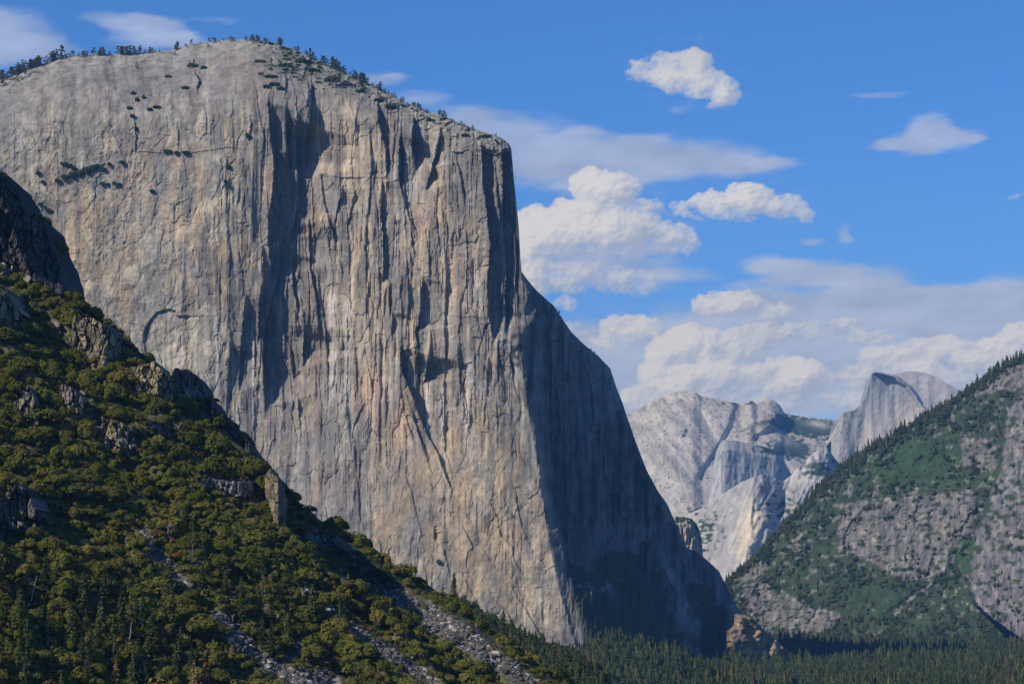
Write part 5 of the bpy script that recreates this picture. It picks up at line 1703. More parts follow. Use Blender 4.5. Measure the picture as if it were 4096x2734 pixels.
# ------------------------------------------------------------------ oaks and brush over the near hillside
HILL_SPOTS = [(110, 1000, 'below the dark upper crag'), (380, 1400, 'around the grey lichen-streaked crag'), (620, 1600, 'under the row of pale rock pillars'), (520, 1760, 'beside the lone yellow rock pillar'),
              (130, 1640, 'near the small outcrop on the upper slope'), (100, 2060, 'around the dark cliff low on the slope'), (640, 2240, 'along the upper scree chute'), (340, 2180, 'around the bare sandy patch'),
              (900, 1960, 'about the low grey ledge'), (1090, 2080, 'on the crest beside the end crag'), (980, 2560, 'along the wide lower scree chute'), (1340, 2120, 'on the skyline ridge above the scree gully'),
              (1620, 2300, 'on the skyline below the ridge brow'), (1500, 2420, 'between the scree gully and the narrow chute'), (1560, 2640, 'along the narrow pale chute'), (1960, 2560, 'below the foot of the long scree gully'),
              (180, 2420, 'around the leaning grey snag'), (480, 2500, 'among the tall thin conifers'), (800, 2450, 'between the two left scree chutes'), (240, 2640, 'at the lowest left part of the slope'), (760, 2680, 'by the rusty dead conifers'),
              (1240, 2340, 'on the open middle of the spur'), (820, 1800, 'on the shoulder by the white dead tree'), (1270, 2560, 'on the low spur under the sparse pines')]


def build_oaks():
    rs = np.random.RandomState(3)
    cell = 26.0
    occ = {}
    pts = []
    for k in range(26000):
        x = rs.uniform(-60, 2300)
        y = rs.uniform(650, 2800)
        top = float(hill_top(x))
        if y < top + 6:
            continue
        if scree_mask(np.array(x), np.array(y - 6), 15)[()] > 0.02:
            continue
        rk = crag_field(np.array([x]), np.array([y]))[0]
        if rk > 0.35 and rs.rand() < 0.86:
            continue
        if near_crag(x, y) and rs.rand() < 0.93:
            continue
        bare = max(gauss(x, y, 340, 2165, 24, 12), gauss(x, y, 235, 2430, 20, 9), gauss(x, y, 150, 1225, 60, 16, 40), gauss(x, y, 90, 1420, 60, 14, 35))
        if bare > 0.4:
            continue
        n = float(fbm(x / 150, y / 130, 3, 401))
        w = (36 + 92 * rs.rand() ** 2.4 + 18 * n) * np.interp(y, [700, 1500, 2734], [0.80, 0.92, 1.12])
        w *= np.interp(x, [0, 1400, 2200], [1.05, 1.0, 0.86])
        sp = w * (0.46 if rk < 0.3 else 0.6)
        gx, gy = int(x // cell), int(y // cell)
        ok = True
        for i in range(gx - 3, gx + 4):
            for j in range(gy - 3, gy + 4):
                for (a, b, c) in occ.get((i, j), ()):
                    if (a - x) ** 2 + ((b - y) * 1.35) ** 2 < ((sp + c) / 2) ** 2:
                        ok = False
                        break
                if not ok:
                    break
            if not ok:
                break
        if not ok:
            continue
        occ.setdefault((gx, gy), []).append((x, y, sp))
        pts.append((x, y, w))
    pts.sort(key=lambda p: -p[2] * (1 if 20 < p[0] < 2200 and p[1] < 2730 else 0.4))
    loc, rot, sc, pk = [], [], [], []
    protos = [proto_obj('oak', m) for m in OAK_CROWNS + DARK_CROWNS + BROWN_CROWNS]
    for i, (x, y, w) in enumerate(pts):
        D = float(hill_depth(np.array([x]), np.array([y]))[0])
        p = at(x, y, D)
        s = w * px_m(D) * 0.56
        n = float(fbm(x / 160, y / 130, 3, 402)) * 1.3 + 0.16 * rs.randn()
        dark = n < -0.16
        p = p - np.array((0, 0, 0.22 * s))
        if i < 288:
            d = [(x - a) ** 2 + (y - b) ** 2 for a, b, _ in HILL_SPOTS]
            spot = HILL_SPOTS[int(np.argmin(d))][2]
            o = thing('oak_tree', p, ('dark green rounded oak ' if dark else 'olive green rounded oak ') + spot, 'oak tree',
                      ('dark oaks ' if dark else 'olive oaks ') + spot, rs.rand() * 6.28, tuple(s * rs.uniform(0.8, 1.25, 3)))
            link('crown', DARK_CROWNS[i % 3] if dark else OAK_CROWNS[i % 7], o)
            link('trunk', OAK_TRUNKS[i % 3], o)
        else:
            loc.append(p)
            rot.append(rs.rand() * 6.28)
            sc.append(s * (0.9 + 0.2 * rs.rand()))
            pk.append(10 + i % 2 if rs.rand() < 0.07 else 7 + i % 3 if dark else i % 7)
    # low brush between the trees
    for k in range(5200):
        x, y = rs.uniform(-60, 2300), rs.uniform(650, 2790)
        if y < hill_top(x) + 4 or scree_mask(np.array(x), np.array(y), 2)[()] > 0.25:
            continue
        if near_crag(x, y) and rs.rand() < 0.8:
            continue
        rk = crag_field(np.array([x]), np.array([y]))[0]
        if rs.rand() < rk * 0.9:
            continue
        D = float(hill_depth(np.array([x]), np.array([y]))[0])
        s = rs.uniform(14, 30) * px_m(D) * 0.56
        loc.append(at(x, y, D) - np.array((0, 0, 0.2 * s)))
        rot.append(rs.rand() * 6.28)
        sc.append(s)
        pk.append(rs.randint(0, 12))
    instances('hillside_brush', loc, rot, sc, pk, protos, 'dense chaparral of oak brush covering the near hillside', 'brush')
    return len(pts)


print('oaks', build_oaks())

# single shrubs that stand out
for (x, y, w, lab) in ((1192, 2672, 46, 'bright yellow-green bush beside the lower end of the wide scree chute'), (950, 2050, 30, 'yellowing bush under the low grey ledge'), (1700, 2430, 30, 'bright green bush inside the scree gully'),
                       (588, 2205, 34, 'round green bush standing in the middle of the upper scree chute')):
    D = float(hill_depth(np.array([x]), np.array([y]))[0])
    o = thing('bush', at(x, y, D - 3), lab, 'bush', None, x, w * px_m(D) * 0.56)
    link('crown', OAK_CROWNS[2] if 'round' in lab else BRIGHT_CROWN, o)
    link('trunk', OAK_TRUNKS[0], o)

# ------------------------------------------------------------------ single conifers and snags on the near hillside
CON = {'pine': [conifer_meshes('pine', 300 + i, M_PINE, 17, 9, 0.17 + 0.02 * i, 0.10, 0.35, 0.08) for i in range(3)],
       'sparse': [conifer_meshes('sparse_pine', 310 + i, M_PINE, 13, 6, 0.15, 0.32, 0.25, 0.45, 0.022, 3) for i in range(2)],
       'yellow': [conifer_meshes('yellow_pine', 320, M_PINEY, 15, 8, 0.20, 0.08, 0.35, 0.15)],
       'dead': [conifer_meshes('dead_pine', 330, M_DEAD, 15, 8, 0.24, 0.05, 0.3, 0.12)],
       'rust': [conifer_meshes('rust_pine', 331, M_DEADR, 14, 7, 0.20, 0.06, 0.3, 0.3)]}
NEAR = [  # kind, x, base y, top y, label
    ('pine', 1816, 2412, 2300, 'dark pine standing up against the sunlit cliff above the brushy skyline'),
    ('pine', 2014, 2535, 2448, 'small bluish pine on the skyline lower right of the dark skyline pine'),
    ('yellow', 519, 2490, 2384, 'yellow-green conifer with a bright pointed top behind the bare grey snag'),
    ('yellow', 1392, 2400, 2300, 'yellow-topped conifer at the edge of the shaded scree gully'),
    ('sparse', 769, 2238, 2066, 'tall thin half-bare pine right of the upper scree chute'),
    ('sparse', 1360, 2508, 2362, 'sparse pine with a pale bare trunk above the narrow pale chute'),
    ('sparse', 1048, 2375, 2245, 'half-bare pine with its dead top bleached, left of the small scree patch'),
    ('sparse', 343, 2575, 2440, 'slim open conifer left of the yellow-green conifer'),
    ('sparse', 453, 2664, 2473, 'tallest open conifer with a bare pinkish trunk near the lower left'),
    ('sparse', 190, 2560, 2460, 'thin grey-trunked conifer in the dark hollow of the lower left slope'),
    ('pine', 400, 2590, 2420, 'broad dark fir between the slim conifers of the lower left slope'),
    ('pine', 966, 2488, 2356, 'dark green fir beside the short scree strip'),
    ('pine', 709, 2722, 2555, 'big dark fir near the bottom edge left of the two dead conifers'),
    ('pine', 581, 2736, 2648, 'small dark fir on the bottom edge right of the orange dead conifer'),
    ('pine', 245, 2760, 2688, 'yellowish young fir at the bottom edge left of the orange dead conifer'),
    ('pine', 108, 2730, 2570, 'dark fir at the lower left corner with long drooping boughs'),
    ('pine', 640, 2620, 2500, 'green fir right of the bare grey snag on the lower slope'),
    ('pine', 75, 2470, 2350, 'slender dark fir left of the leaning snag'),
    ('dead', 462, 2790, 2655, 'orange dead conifer rising from the bottom edge left of centre of the slope'),
    ('dead', 775, 2785, 2650, 'light brown dead conifer, left one of the pair at the bottom edge'),
    ('rust', 820, 2780, 2648, 'rust red dead conifer, right one of the pair at the bottom edge'),
    ('rust', 192, 2590, 2540, 'small rusty dead conifer in the brush of the lower left slope'),
    ('rust', 766, 1970, 1935, 'small rust-coloured dead conifer below the low grey ledge'),
    ('rust', 1614, 2492, 2462, 'small reddish dead tree beside the scree gully'),
    ('pine', 1640, 2520, 2420, 'dark pine with a forked outline inside the scree gully'),
    ('pine', 1500, 2560, 2470, 'rounded dark fir beside the narrow pale chute'),
]
for k, (kind, x, yb, yt_, lab) in enumerate(NEAR):
    D = float(hill_depth(np.array([x]), np.array([yb]))[0]) - 4
    cm, tm = CON[kind][k % len(CON[kind])]
    s = (yb - yt_) * px_m(D) * 1.1
    o = thing('conifer', at(x, yb, D), lab, 'conifer', None, k * 1.3, s)
    link('crown', cm, o)
    link('trunk', tm, o)
rsx = np.random.RandomState(77)
for k in range(46):
    x, yb = rsx.uniform(10, 1250), rsx.uniform(2330, 2760)
    if yb < hill_top(x) + 200 or scree_mask(np.array(x), np.array(yb), 8)[()] > 0:
        continue
    D = float(hill_depth(np.array([x]), np.array([yb]))[0]) - 3
    cm, tm = CON['pine'][k % 3]
    s = rsx.uniform(95, 175) * px_m(D)
    spot = HILL_SPOTS[int(np.argmin([(x - a) ** 2 + (yb - b) ** 2 for a, b, _ in HILL_SPOTS]))][2]
    o = thing('conifer', at(x, yb, D), 'dark fir growing among the oaks ' + spot, 'conifer', 'dark firs among the oaks ' + spot, k * 1.7, (s * 1.15, s * 1.15, s))
    link('crown', cm, o)
    link('trunk', tm, o)
SNAGS = [(124, 2398, 2298, 'leaning grey snag with short drooping branches on the lower left slope', 0.22, 0), (516, 2575, 2474, 'bare bleached snag in front of the yellow-green conifer', 0.10, 0),
         (712, 1744, 1682, 'small white forked dead tree on the sunny shoulder of the ridge', 0, 1), (672, 2128, 2090, 'white forked dead tree above the upper scree chute', 0, 1),
         (300, 2100, 2070, 'small grey forked dead tree left of the bare sandy patch', 0, 1), (1210, 2392, 2352, 'tangled grey dead tree below the small scree patch', 0, 1), (930, 2480, 2450, 'pale dead tree at the top of the wide lower scree chute', 0, 1),
         (890, 2282, 2258, 'little white dead stump tree in the middle of the spur', 0, 1), (1905, 2520, 2490, 'pale dead tree on the skyline slope below the dark skyline pine', 0, 1), (1285, 2080, 2040, 'grey dead tree on the skyline above the top of the scree gully', 0, 1)]
for k, (x, yb, yt_, lab, ln, fk) in enumerate(SNAGS):
    D = float(hill_depth(np.array([x]), np.array([yb]))[0]) - 5
    tm, bm = forked_snag('snag', 500 + k) if fk else snag_mesh('snag', 500 + k, 16, 0.98, 0.22, ln)
    o = thing('dead_tree', at(x, yb, D), lab, 'dead tree', None, 0.0, (yb - yt_) * px_m(D) * (1.1 if fk else 1.0))
    link('trunk', tm, o)
    link('branches', bm, o)


# ------------------------------------------------------------------ pines along the rim of the great cliff
RIM = [rim_pine_meshes('rim_pine', 600 + i, i % 3 == 2) for i in range(6)]
RIM_SPOTS = [(0, 'at the left end of the rim'), (120, 'on the left shoulder of the rim'), (330, 'on the flat left part of the summit'), (520, 'on the flat summit left of the dome'), (700, 'where the dome begins to rise'),
             (900, 'on the top of the dome'), (1110, 'on the right brow of the dome'), (1330, 'beside the pale block below the dome'), (1480, 'on the steep descending rim'), (1640, 'half way down the descending rim'), (1800, 'on the lower descending rim'), (1960, 'near the corner of the rim above the prow')]


def build_rim():
    rs = np.random.RandomState(8)
    spec = []
    # traced clusters: x centre, spread, count, height px
    for (cx, sp, n, h) in ((15, 26, 7, 44), (75, 26, 7, 48), (115, 20, 6, 46), (150, 16, 4, 48), (205, 26, 8, 62), (270, 24, 4, 30), (335, 22, 4, 30), (400, 18, 5, 38), (445, 14, 3, 22), (480, 16, 4, 40), (505, 12, 4, 44), (535, 22, 5, 42), (600, 26, 4, 28),
                           (632, 14, 2, 26), (668, 10, 1, 20), (706, 12, 4, 42), (755, 14, 2, 26), (800, 20, 3, 16), (830, 10, 1, 28), (862, 12, 3, 22), (905, 22, 4, 22), (940, 14, 2, 20), (985, 14, 2, 22), (1005, 12, 4, 34), (1038, 10, 3, 32), (1062, 16, 4, 26),
                           (1126, 14, 4, 46), (1186, 16, 4, 28), (1226, 9, 2, 24), (1252, 12, 4, 42), (1290, 14, 4, 40), (1340, 18, 6, 56), (1366, 10, 3, 40), (1412, 16, 5, 36), (1446, 16, 5, 42), (1468, 12, 3, 34), (1490, 12, 3, 24), (1520, 14, 4, 34),
                           (1565, 14, 3, 20), (1612, 20, 4, 26), (1650, 12, 3, 22), (1672, 12, 4, 28), (1706, 10, 2, 22), (1770, 16, 4, 34), (1802, 10, 2, 22), (1850, 20, 3, 22), (1884, 10, 2, 24), (1975, 12, 2, 18), (2225, 16, 3, 20), (2370, 10, 2, 16), (2395, 14, 2, 14)):
        for i in range(int(n * (2.1 if cx < 460 else 1.7))):
            spec.append((cx + rs.randn() * sp * 0.6, 0, h * (0.28 + 0.64 * rs.rand()), 'rim'))
    # pines and bushes standing a little below the rim
    for (x, y, h) in ((548, 262, 26), (440, 248, 20), (700, 215, 18), (832, 182, 20), (1085, 250, 34), (1120, 262, 40), (1190, 262, 34), (1140, 300, 26), (1240, 275, 30), (1345, 318, 50), (1330, 330, 36), (1395, 322, 30), (1518, 385, 30), (1545, 412, 26), (1420, 345, 26),
                      (1580, 420, 20), (40, 300, 40), (100, 290, 40), (15, 320, 40), (70, 310, 34), (1790, 520, 20), (1830, 540, 18), (760, 262, 26), (775, 250, 24), (1265, 300, 26)):
        spec.append((x, y, h, 'slope'))
    for k, (x, y, h, w) in enumerate(spec):
        top = float(cliff_top(x))
        yb = top + rs.uniform(1, 9) if w == 'rim' else y + h * 0.5
        d0 = float(np.asarray(cliff_depth(np.array([[x]]), np.array([[max(yb, top + 1)]]))[0])[0, 0])
        D = d0 - 3
        s = h * px_m(D) * 1.06
        spot = min(RIM_SPOTS, key=lambda q: abs(q[0] - x))[1]
        if x > 2100:
            spot = 'on the skyline of the shaded right-hand buttress'
        if w == 'slope':
            spot = spot.replace('rim', 'slabs') if 'rim' in spot else 'growing from the slabs ' + spot
        o = thing('rim_pine', at(x, yb, D), 'small weathered pine ' + spot, 'pine', 'pines ' + spot, rs.rand() * 6.28, (s * rs.uniform(0.9, 1.3), s * rs.uniform(0.9, 1.3), s))
        cm, tm = RIM[k % 6]
        link('crown', cm, o)
        link('trunk', tm, o)


build_rim()


# ------------------------------------------------------------------ thickets on ledges of the great cliff
def thicket(name, spots, label, cat='shrub', grow=1.0):
    """one thicket: leaf clumps over a chain of low mounds, x, y, half width, half height in photo pixels"""
    rs = np.random.RandomState(int(spots[0][0]))
    g = Geo()
    C, Nn = [], []
    for (x, y, rx, ry) in spots:
        D = float(cliff_depth(np.array([[float(x)]]), np.array([[float(y)]]))[0][0, 0]) - 3
        c = at(x, y, D)
        m = px_m(D) * grow
        rx, ry = rx * 0.88, ry * 0.85
        n = int(22 + rx * ry * 0.5)
        d = rs.randn(n, 3)
        d /= np.linalg.norm(d, axis=1)[:, None]
        d[:, 1] = -np.abs(d[:, 1])
        C.append(c + d * np.array((rx * m, min(rx, ry) * m, ry * m)) * (0.7 + 0.35 * rs.rand(n, 1)))
        Nn.append(d)
    C, Nn = np.concatenate(C), np.concatenate(Nn)
    V, Q = leaf_quads(C, Nn + (0, 0, 0.4), 2.0, rs)
    base = V.mean(0)
    g.add(V - base, Q)
    o = link(name, g.mesh(name, M_LEDGE), None, base)
    return tag(o, label, cat)


thicket('ledge_thicket', [(232, 722, 14, 9), (260, 708, 18, 11), (290, 698, 20, 13), (320, 690, 22, 14), (350, 678, 22, 14), (375, 668, 16, 11), (390, 662, 8, 7)], 'long slanting green thicket on the ledge of the left cliff face', 'thicket')
thicket('ledge_thicket', [(262, 655, 12, 5), (280, 661, 10, 5), (246, 652, 5, 3), (300, 676, 14, 6)], 'narrow green strip of brush just above the long slanting thicket', 'thicket')
thicket('ledge_thicket', [(410, 733, 11, 5), (430, 737, 9, 4), (455, 732, 8, 6), (476, 737, 10, 4)], 'low row of bushes on the ledge right of the long slanting thicket', 'thicket')
LEDGE = [(152, 690, 7, 8, 'round bush left of the long slanting thicket'), (171, 727, 6, 5, 'small bush below left of the long slanting thicket'), (196, 841, 9, 8, 'bush on the pale face below the slanting thicket'), (160, 815, 7, 4, 'little bush on a ledge beside the dark skyline crag'),
         (415, 676, 6, 8, 'upright bush at the right end of the slanting thicket'), (437, 655, 6, 6, 'bush at the head of the right ledge row'), (533, 372, 8, 7, 'bush high on the left face below the flat summit'), (548, 398, 5, 8, 'upright bush in the long diagonal crack'), (575, 388, 5, 6, 'smaller bush beside the diagonal crack'),
         (626, 427, 14, 5, 'flat bush on the ledge above the long horizontal crack'), (598, 436, 7, 5, 'bush left of the flat ledge bush'), (518, 430, 9, 6, 'bush below the diagonal crack'), (530, 462, 8, 5, 'bush on the broken ledge left of the face'), (544, 512, 5, 6, 'bush in the vertical crack above the horizontal crack'),
         (668, 603, 16, 6, 'bush growing out of the long horizontal crack'), (706, 610, 7, 5, 'small bush right of the bush in the horizontal crack'), (740, 608, 12, 4, 'low bush at the middle of the horizontal crack'), (914, 665, 6, 8, 'bush on the open grey wall right of the horizontal crack'), (902, 725, 4, 7, 'narrow bush below the bush on the open grey wall'),
         (608, 763, 7, 5, 'bush on the tan wall under the ledge row'), (488, 648, 6, 6, 'bush on the corner above the ledge row'), (770, 262, 18, 9, 'shrub clump in the upper niche of the dome'), (815, 270, 10, 8, 'shrub right of the upper niche of the dome'), (740, 350, 14, 6, 'shrub under the dark hollow of the dome'), (673, 305, 10, 6, 'shrub left of the dark hollow of the dome'),
         (990, 540, 8, 8, 'shrub at the dark notch above the shaded bay'), (1040, 245, 20, 6, 'yellow-green shrub on the bare slab of the dome'), (1142, 262, 24, 10, 'shrub patch on the brow right of the dome'), (1205, 245, 26, 14, 'large shrub patch beside the pale block'), (1255, 282, 22, 11, 'shrub patch below the pale block'), (1325, 318, 26, 15, 'dark shrub patch right of the pale block'),
         (1082, 305, 22, 7, 'shrub row on the slab below the brow'), (1095, 335, 18, 7, 'second shrub row further down below the brow'), (1065, 345, 12, 6, 'shrub at the top of the shaded bay'), (1120, 352, 14, 8, 'shrub over the rounded grey pillars'), (1385, 335, 20, 7, 'shrub strip on the descending rim'), (1440, 365, 18, 6, 'second shrub strip on the descending rim'),
         (1512, 400, 16, 7, 'shrub under the descending rim'), (1560, 425, 18, 6, 'low shrub on the middle of the descending rim'), (1935, 545, 20, 6, 'shrub strip just above the corner of the rim'), (1860, 540, 14, 6, 'shrub on the blocky rim left of the corner'), (1754, 2243, 6, 8, 'small dark tree clinging to the lower sunlit wall')]
for (x, y, rx, ry, lab) in LEDGE:
    thicket('ledge_shrub', [(x, y, rx, ry), (x + rx * 0.7, y + ry * 0.3, rx * 0.6, ry * 0.7), (x - rx * 0.6, y + ry * 0.2, rx * 0.5, ry * 0.6)], 'green ' + lab if not lab.startswith(('yellow', 'small dark', 'dark')) else lab, 'shrub')

rsl = np.random.RandomState(31)
for k in range(90):
    if k < 55:
        x, dy = rsl.normal(1190, 75), abs(rsl.normal(0, 55)) + 6
        where = 'among the broken slabs right of the dome'
    else:
        x = rsl.uniform(1380, 2020)
        dy = rsl.uniform(5, 40)
        where = 'on the slabs of the descending rim'
    y = float(cliff_top(x)) + dy
    D = float(cliff_depth(np.array([[x]]), np.array([[y]]))[0][0, 0]) - 1.5
    s = rsl.uniform(5, 13) * px_m(D)
    tag(link('rim_shrub', LEDGE_CROWNS[k % 2], None, at(x, y, D), (0, 0, k * 1.1), (s, s, s * 0.8)), 'low green shrub ' + where, 'shrub', 'low shrubs ' + where)

# ------------------------------------------------------------------ forest: valley floor, mounds, valley side
FAR_CON = [far_conifer('fir', 700 + i, M_PINE, 6, 5 + i % 2, 0.19 + 0.04 * (i % 3)) for i in range(5)]
FAR_OAK = crown_mesh('valley_oak', 720, M_PINE, 110, 5, 0.42, 0.9, 0.16)
FAR_DEAD = far_conifer('brown_fir', 710, M_DEADR, 6, 6, 0.13)
FAR_YEL = far_conifer('yellow_fir', 711, M_PINEY, 6, 6, 0.15)


def floor_place(px, D):
    a = ['below the foot of the hillside', 'in front of the wooded mound', 'in front of the shaded cliff', 'in front of the sunlit knob', 'right of the sunlit knob', 'under the left cliff of the valley side', 'under the middle of the valley side', 'under the ravine', 'below the right-hand rock wall', 'in the lower right corner']
    k = int(np.clip((px - 2080) / 202, 0, 9))
    return ('along the bottom edge ' if D < 3650 else 'on the valley floor ') + a[k]


def forest():
    rs = np.random.RandomState(12)
    A = []     # x, y, z, height, pick, place, visible size
    # valley floor
    for k in range(15000):
        px = rs.uniform(2080, 4230)
        D = 3250 + 3900 * rs.rand() ** 1.25
        X = (px - 2048) / 2048 * HALF_W * D
        if D > 6150 - (px - 2900) * 0.42 and px > 2900:
            continue
        A.append((X, D, -1.0, rs.uniform(10, 30) * (1 + 0.35 * float(perlin(X / 140, D / 140, 4))), 'on the valley floor', px))
    # the mound and the spur in front of the cliff foot
    for k in range(2300):
        px = rs.uniform(2140, 2880)
        py = mound_top(px) + 190 * rs.rand() ** 1.3 - 1
        p = at(px, py, mound_depth(np.array([px]), np.array([py]))[0])
        A.append((p[0], p[1], p[2], rs.uniform(12, 27), 'on the wooded mound below the cliff', px))
    for k in range(1700):
        px = rs.uniform(1720, 2420)
        py = spurb_top(px) + 220 * rs.rand() ** 1.3 - 1
        p = at(px, py, spurb_depth(np.array([px]), np.array([py]))[0])
        A.append((p[0], p[1], p[2], rs.uniform(7, 15), 'on the low spur behind the hillside', px))
    # traced tall trees on the mound
    for (px, yb, yt_) in ((2434, 2600, 2528), (2458, 2590, 2520), (2500, 2600, 2540), (2527, 2604, 2545), (2606, 2630, 2580), (2640, 2640, 2605), (2690, 2655, 2600), (2340, 2650, 2632), (2480, 2640, 2590), (2525, 2650, 2590), (2740, 2670, 2640), (2905, 2640, 2600)):
        D = 3300
        p = at(px, yb, D)
        A.append((p[0], p[1], p[2], (yb - yt_) * px_m(D), 'on the crest of the wooded mound', px))
    # valley side
    cand = []
    for k in range(16000):
        px = rs.uniform(2880, 4180)
        py = rs.uniform(1380, 2640)
        cand.append((px, py))
    cand = np.array(cand)
    top = side_top(cand[:, 0])
    cand = cand[cand[:, 1] > top + 2]
    D, veg, rock, wall = side_depth(cand[:, 0][None], cand[:, 1][None])
    D, veg, wall = D[0], veg[0], wall[0]
    top = side_top(cand[:, 0])
    meadow = np.maximum(gauss(cand[:, 0], cand[:, 1], 3720, 1850, 200, 90), gauss(cand[:, 0], cand[:, 1], 3560, 2400, 200, 60))
    pr = veg * (1 - wall * 0.8) * (1 - 0.75 * meadow) * (0.15 + 0.85 * sstep(-0.1, 0.15, fbm(cand[:, 0] / 120, cand[:, 1] / 90, 3, 501))) + 0.9 * sstep(70, 20, cand[:, 1] - top) * (cand[:, 0] < 4000)
    pr = pr * np.interp(cand[:, 1], [1400, 2300, 2600], [0.8, 0.75, 1.0])
    for i in np.nonzero(rs.rand(len(cand)) < pr * 0.8)[0]:
        px, py = cand[i]
        p = at(px, py, D[i])
        ridge = py - top[i] < 60
        A.append((p[0], p[1], p[2], (rs.uniform(13, 26) if ridge else rs.uniform(7, 17)), 'along the skyline of the valley side' if ridge else 'on the slope of the valley side', px))
    for k in range(420):
        px = rs.uniform(2895, 4095)
        py = side_top(px) + rs.uniform(0, 20)
        Dk = side_depth(np.array([[px]]), np.array([[py]]))[0][0, 0]
        p = at(px, py, Dk)
        A.append((p[0], p[1], p[2], rs.uniform(11, 27) * np.interp(px, [2900, 3300, 4000], [0.7, 1.0, 1.0]), 'along the skyline of the valley side', px))
    protos = [proto_obj('fir', m) for m in FAR_CON] + [proto_obj('brown_fir', FAR_DEAD), proto_obj('yellow_fir', FAR_YEL), proto_obj('valley_oak', FAR_OAK)]
    A.sort(key=lambda a: -a[3] / a[1] * (1.0 if 2100 < a[5] < 4090 else 0.2) * (1.6 if 'skyline' in a[4] or 'crest' in a[4] else 1.0))
    loc, rot, sc, pk = [], [], [], []
    left = 300
    for (x, y, z, h, place, px) in A:
        dead = rs.rand() < 0.022
        yel = rs.rand() < 0.03
        k = 5 if dead else 6 if yel else rs.randint(0, 5)
        if left > 0 and 2080 < px < 4100:
            left -= 1
            if place == 'on the valley floor':
                place = floor_place(px, y)
            kind = 'brown dead fir ' if dead else 'yellowish fir ' if yel else 'dark green fir '
            o = link('fir_tree', FAR_DEAD if dead else FAR_YEL if yel else FAR_CON[k], None, (x, y, z), (0, 0, rs.rand() * 6.28), (h, h, h))
            tag(o, kind + place, 'fir tree', kind.strip() + 's ' + place)
        else:
            loc.append((x, y, z))
            rot.append(rs.rand() * 6.28)
            sc.append(h)
            if k < 5 and h < 24 and rs.rand() < 0.5:
                k = 7
                sc[-1] = h * 0.62
            pk.append(k)
    instances('conifer_forest', loc, rot, sc, pk, protos, 'conifer forest over the valley floor, the mounds and the valley side', 'forest')
    print('forest', len(A))


forest()

# ================================================================== CRAGS, BOULDERS, SCREE
M_CRAG = rock_material('crag_rock', fine=0.40, bump=0.35, scale=0.35, stretch=0.45)


def crag(label, seed, x0, x1, top, base, turn=0.0, colw=16, tone=(0.15, 0.135, 0.115), yellow=0.3, jag=18, name='rock_crag', step=2.2):
    """a cliff band standing out of the slope: a near-vertical face rising from its foot, split into jointed columns and blocks with
    an uneven skyline. top and base are traced lines in photo pixels; turn (metres per pixel) swings the face away to the right."""
    xs = np.arange(x0, x1 + 0.1, step)
    bx, by = [p[0] for p in base], [p[1] for p in base]
    tx, ty = [p[0] for p in top], [p[1] for p in top]
    yb = np.interp(xs, bx, by) + 5 * fbm(xs / 20, xs * 0, 3, seed)
    _, _, r1 = cells(xs / colw, xs * 0 + seed * 3.7, seed)
    _, _, r2 = cells(xs / (colw * 0.5), xs * 0 + seed * 1.9, seed + 5)
    yt = np.interp(xs, tx, ty) - jag * (r1 - 0.4) - 0.4 * jag * (r2 - 0.5) + 2 * fbm(xs / 6, xs * 0, 2, seed)
    yt = np.minimum(yt, yb - 4)
    R = int(max(12, (yb - yt).max() / (step * 1.2)))
    v = np.linspace(0, 1, R)[:, None]
    X = np.broadcast_to(xs, (R, len(xs))) + 2.0 * fbm(v * 6 + seed, v * 0, 2, seed + 1) * np.ones_like(xs)
    Y = yt + v * (yb - yt)
    Db = hill_depth(np.full(1, (x0 + x1) / 2), np.full(1, float(np.mean(yb))))[0]
    foot = hill_depth(xs, yb)
    m = px_m(Db)
    k = np.ones(15) / 15
    foot = np.convolve(np.pad(foot, 7, 'edge'), k, 'valid')
    hgt = (yb - Y) * m
    D = foot[None] + turn * (X - x0) + hill_turn(X, Y) - hill_turn(xs, yb)[None] + 0.20 * hgt - 2.0
    wx = X + 3 * fbm(X / 30, Y / 60, 3, seed + 2)
    f1, f2, val = cells(wx / colw, Y / (colw * 2.6), seed + 3)
    g1, g2, val2 = cells(wx / (colw * 0.45), Y / (colw * 0.9), seed + 4)
    D = D - colw * m * (1.15 * val + 0.40 * val2) + colw * m * 0.8 * sstep(0.16, 0.0, f2 - f1) + 0.25 * colw * m * sstep(0.14, 0, g2 - g1)
    D = D + 0.5 * colw * m * fbm(X / 22, Y / 30, 4, seed + 6)
    hd = hill_depth(X, Y)
    D = np.minimum(D, hd + 2)
    D[:, 0] = hd[:, 0] + 4
    D[:, -1] = hd[:, -1] + 8
    n = fbm(X / 10, Y / 14, 4, seed + 7)
    col = np.array(tone) * (0.55 + 0.55 * val + 0.35 * val2)[..., None] * (1 + 0.5 * n)[..., None]
    ye = sstep(0.62, 0.9, val + 0.5 * fbm(X / 24, Y / 24, 3, seed + 8) + yellow - 0.3) * yellow * 1.5
    col = mixf(col, (0.36, 0.285, 0.13), ye)
    col = mixf(col, (0.36, 0.34, 0.30), sstep(0.28, 0.5, fbm(X / 26, Y / 9, 3, seed + 9)) * 0.3)
    col = mixf(col, (0.03, 0.028, 0.026), sstep(0.08, 0, f2 - f1) * 0.7)
    P = at(X, Y, D)
    back = P[0].copy()
    back[:, 1] += 10 + 14 * m * colw
    back[:, 2] -= 1
    P = np.concatenate([back[None], P])
    col = np.concatenate([col[:1], col])
    ref = P[-1, len(xs) // 2].copy()
    me = mesh_from(name, (P - ref).reshape(-1, 3), grid_faces(*P.shape[:2]), M_CRAG, False, np.clip(col, 0.01, 0.8).reshape(-1, 3))
    return tag(link(name, me, None, ref), label, 'crag')


for a_, k_ in CRAGS:
    crag(*a_, **k_)


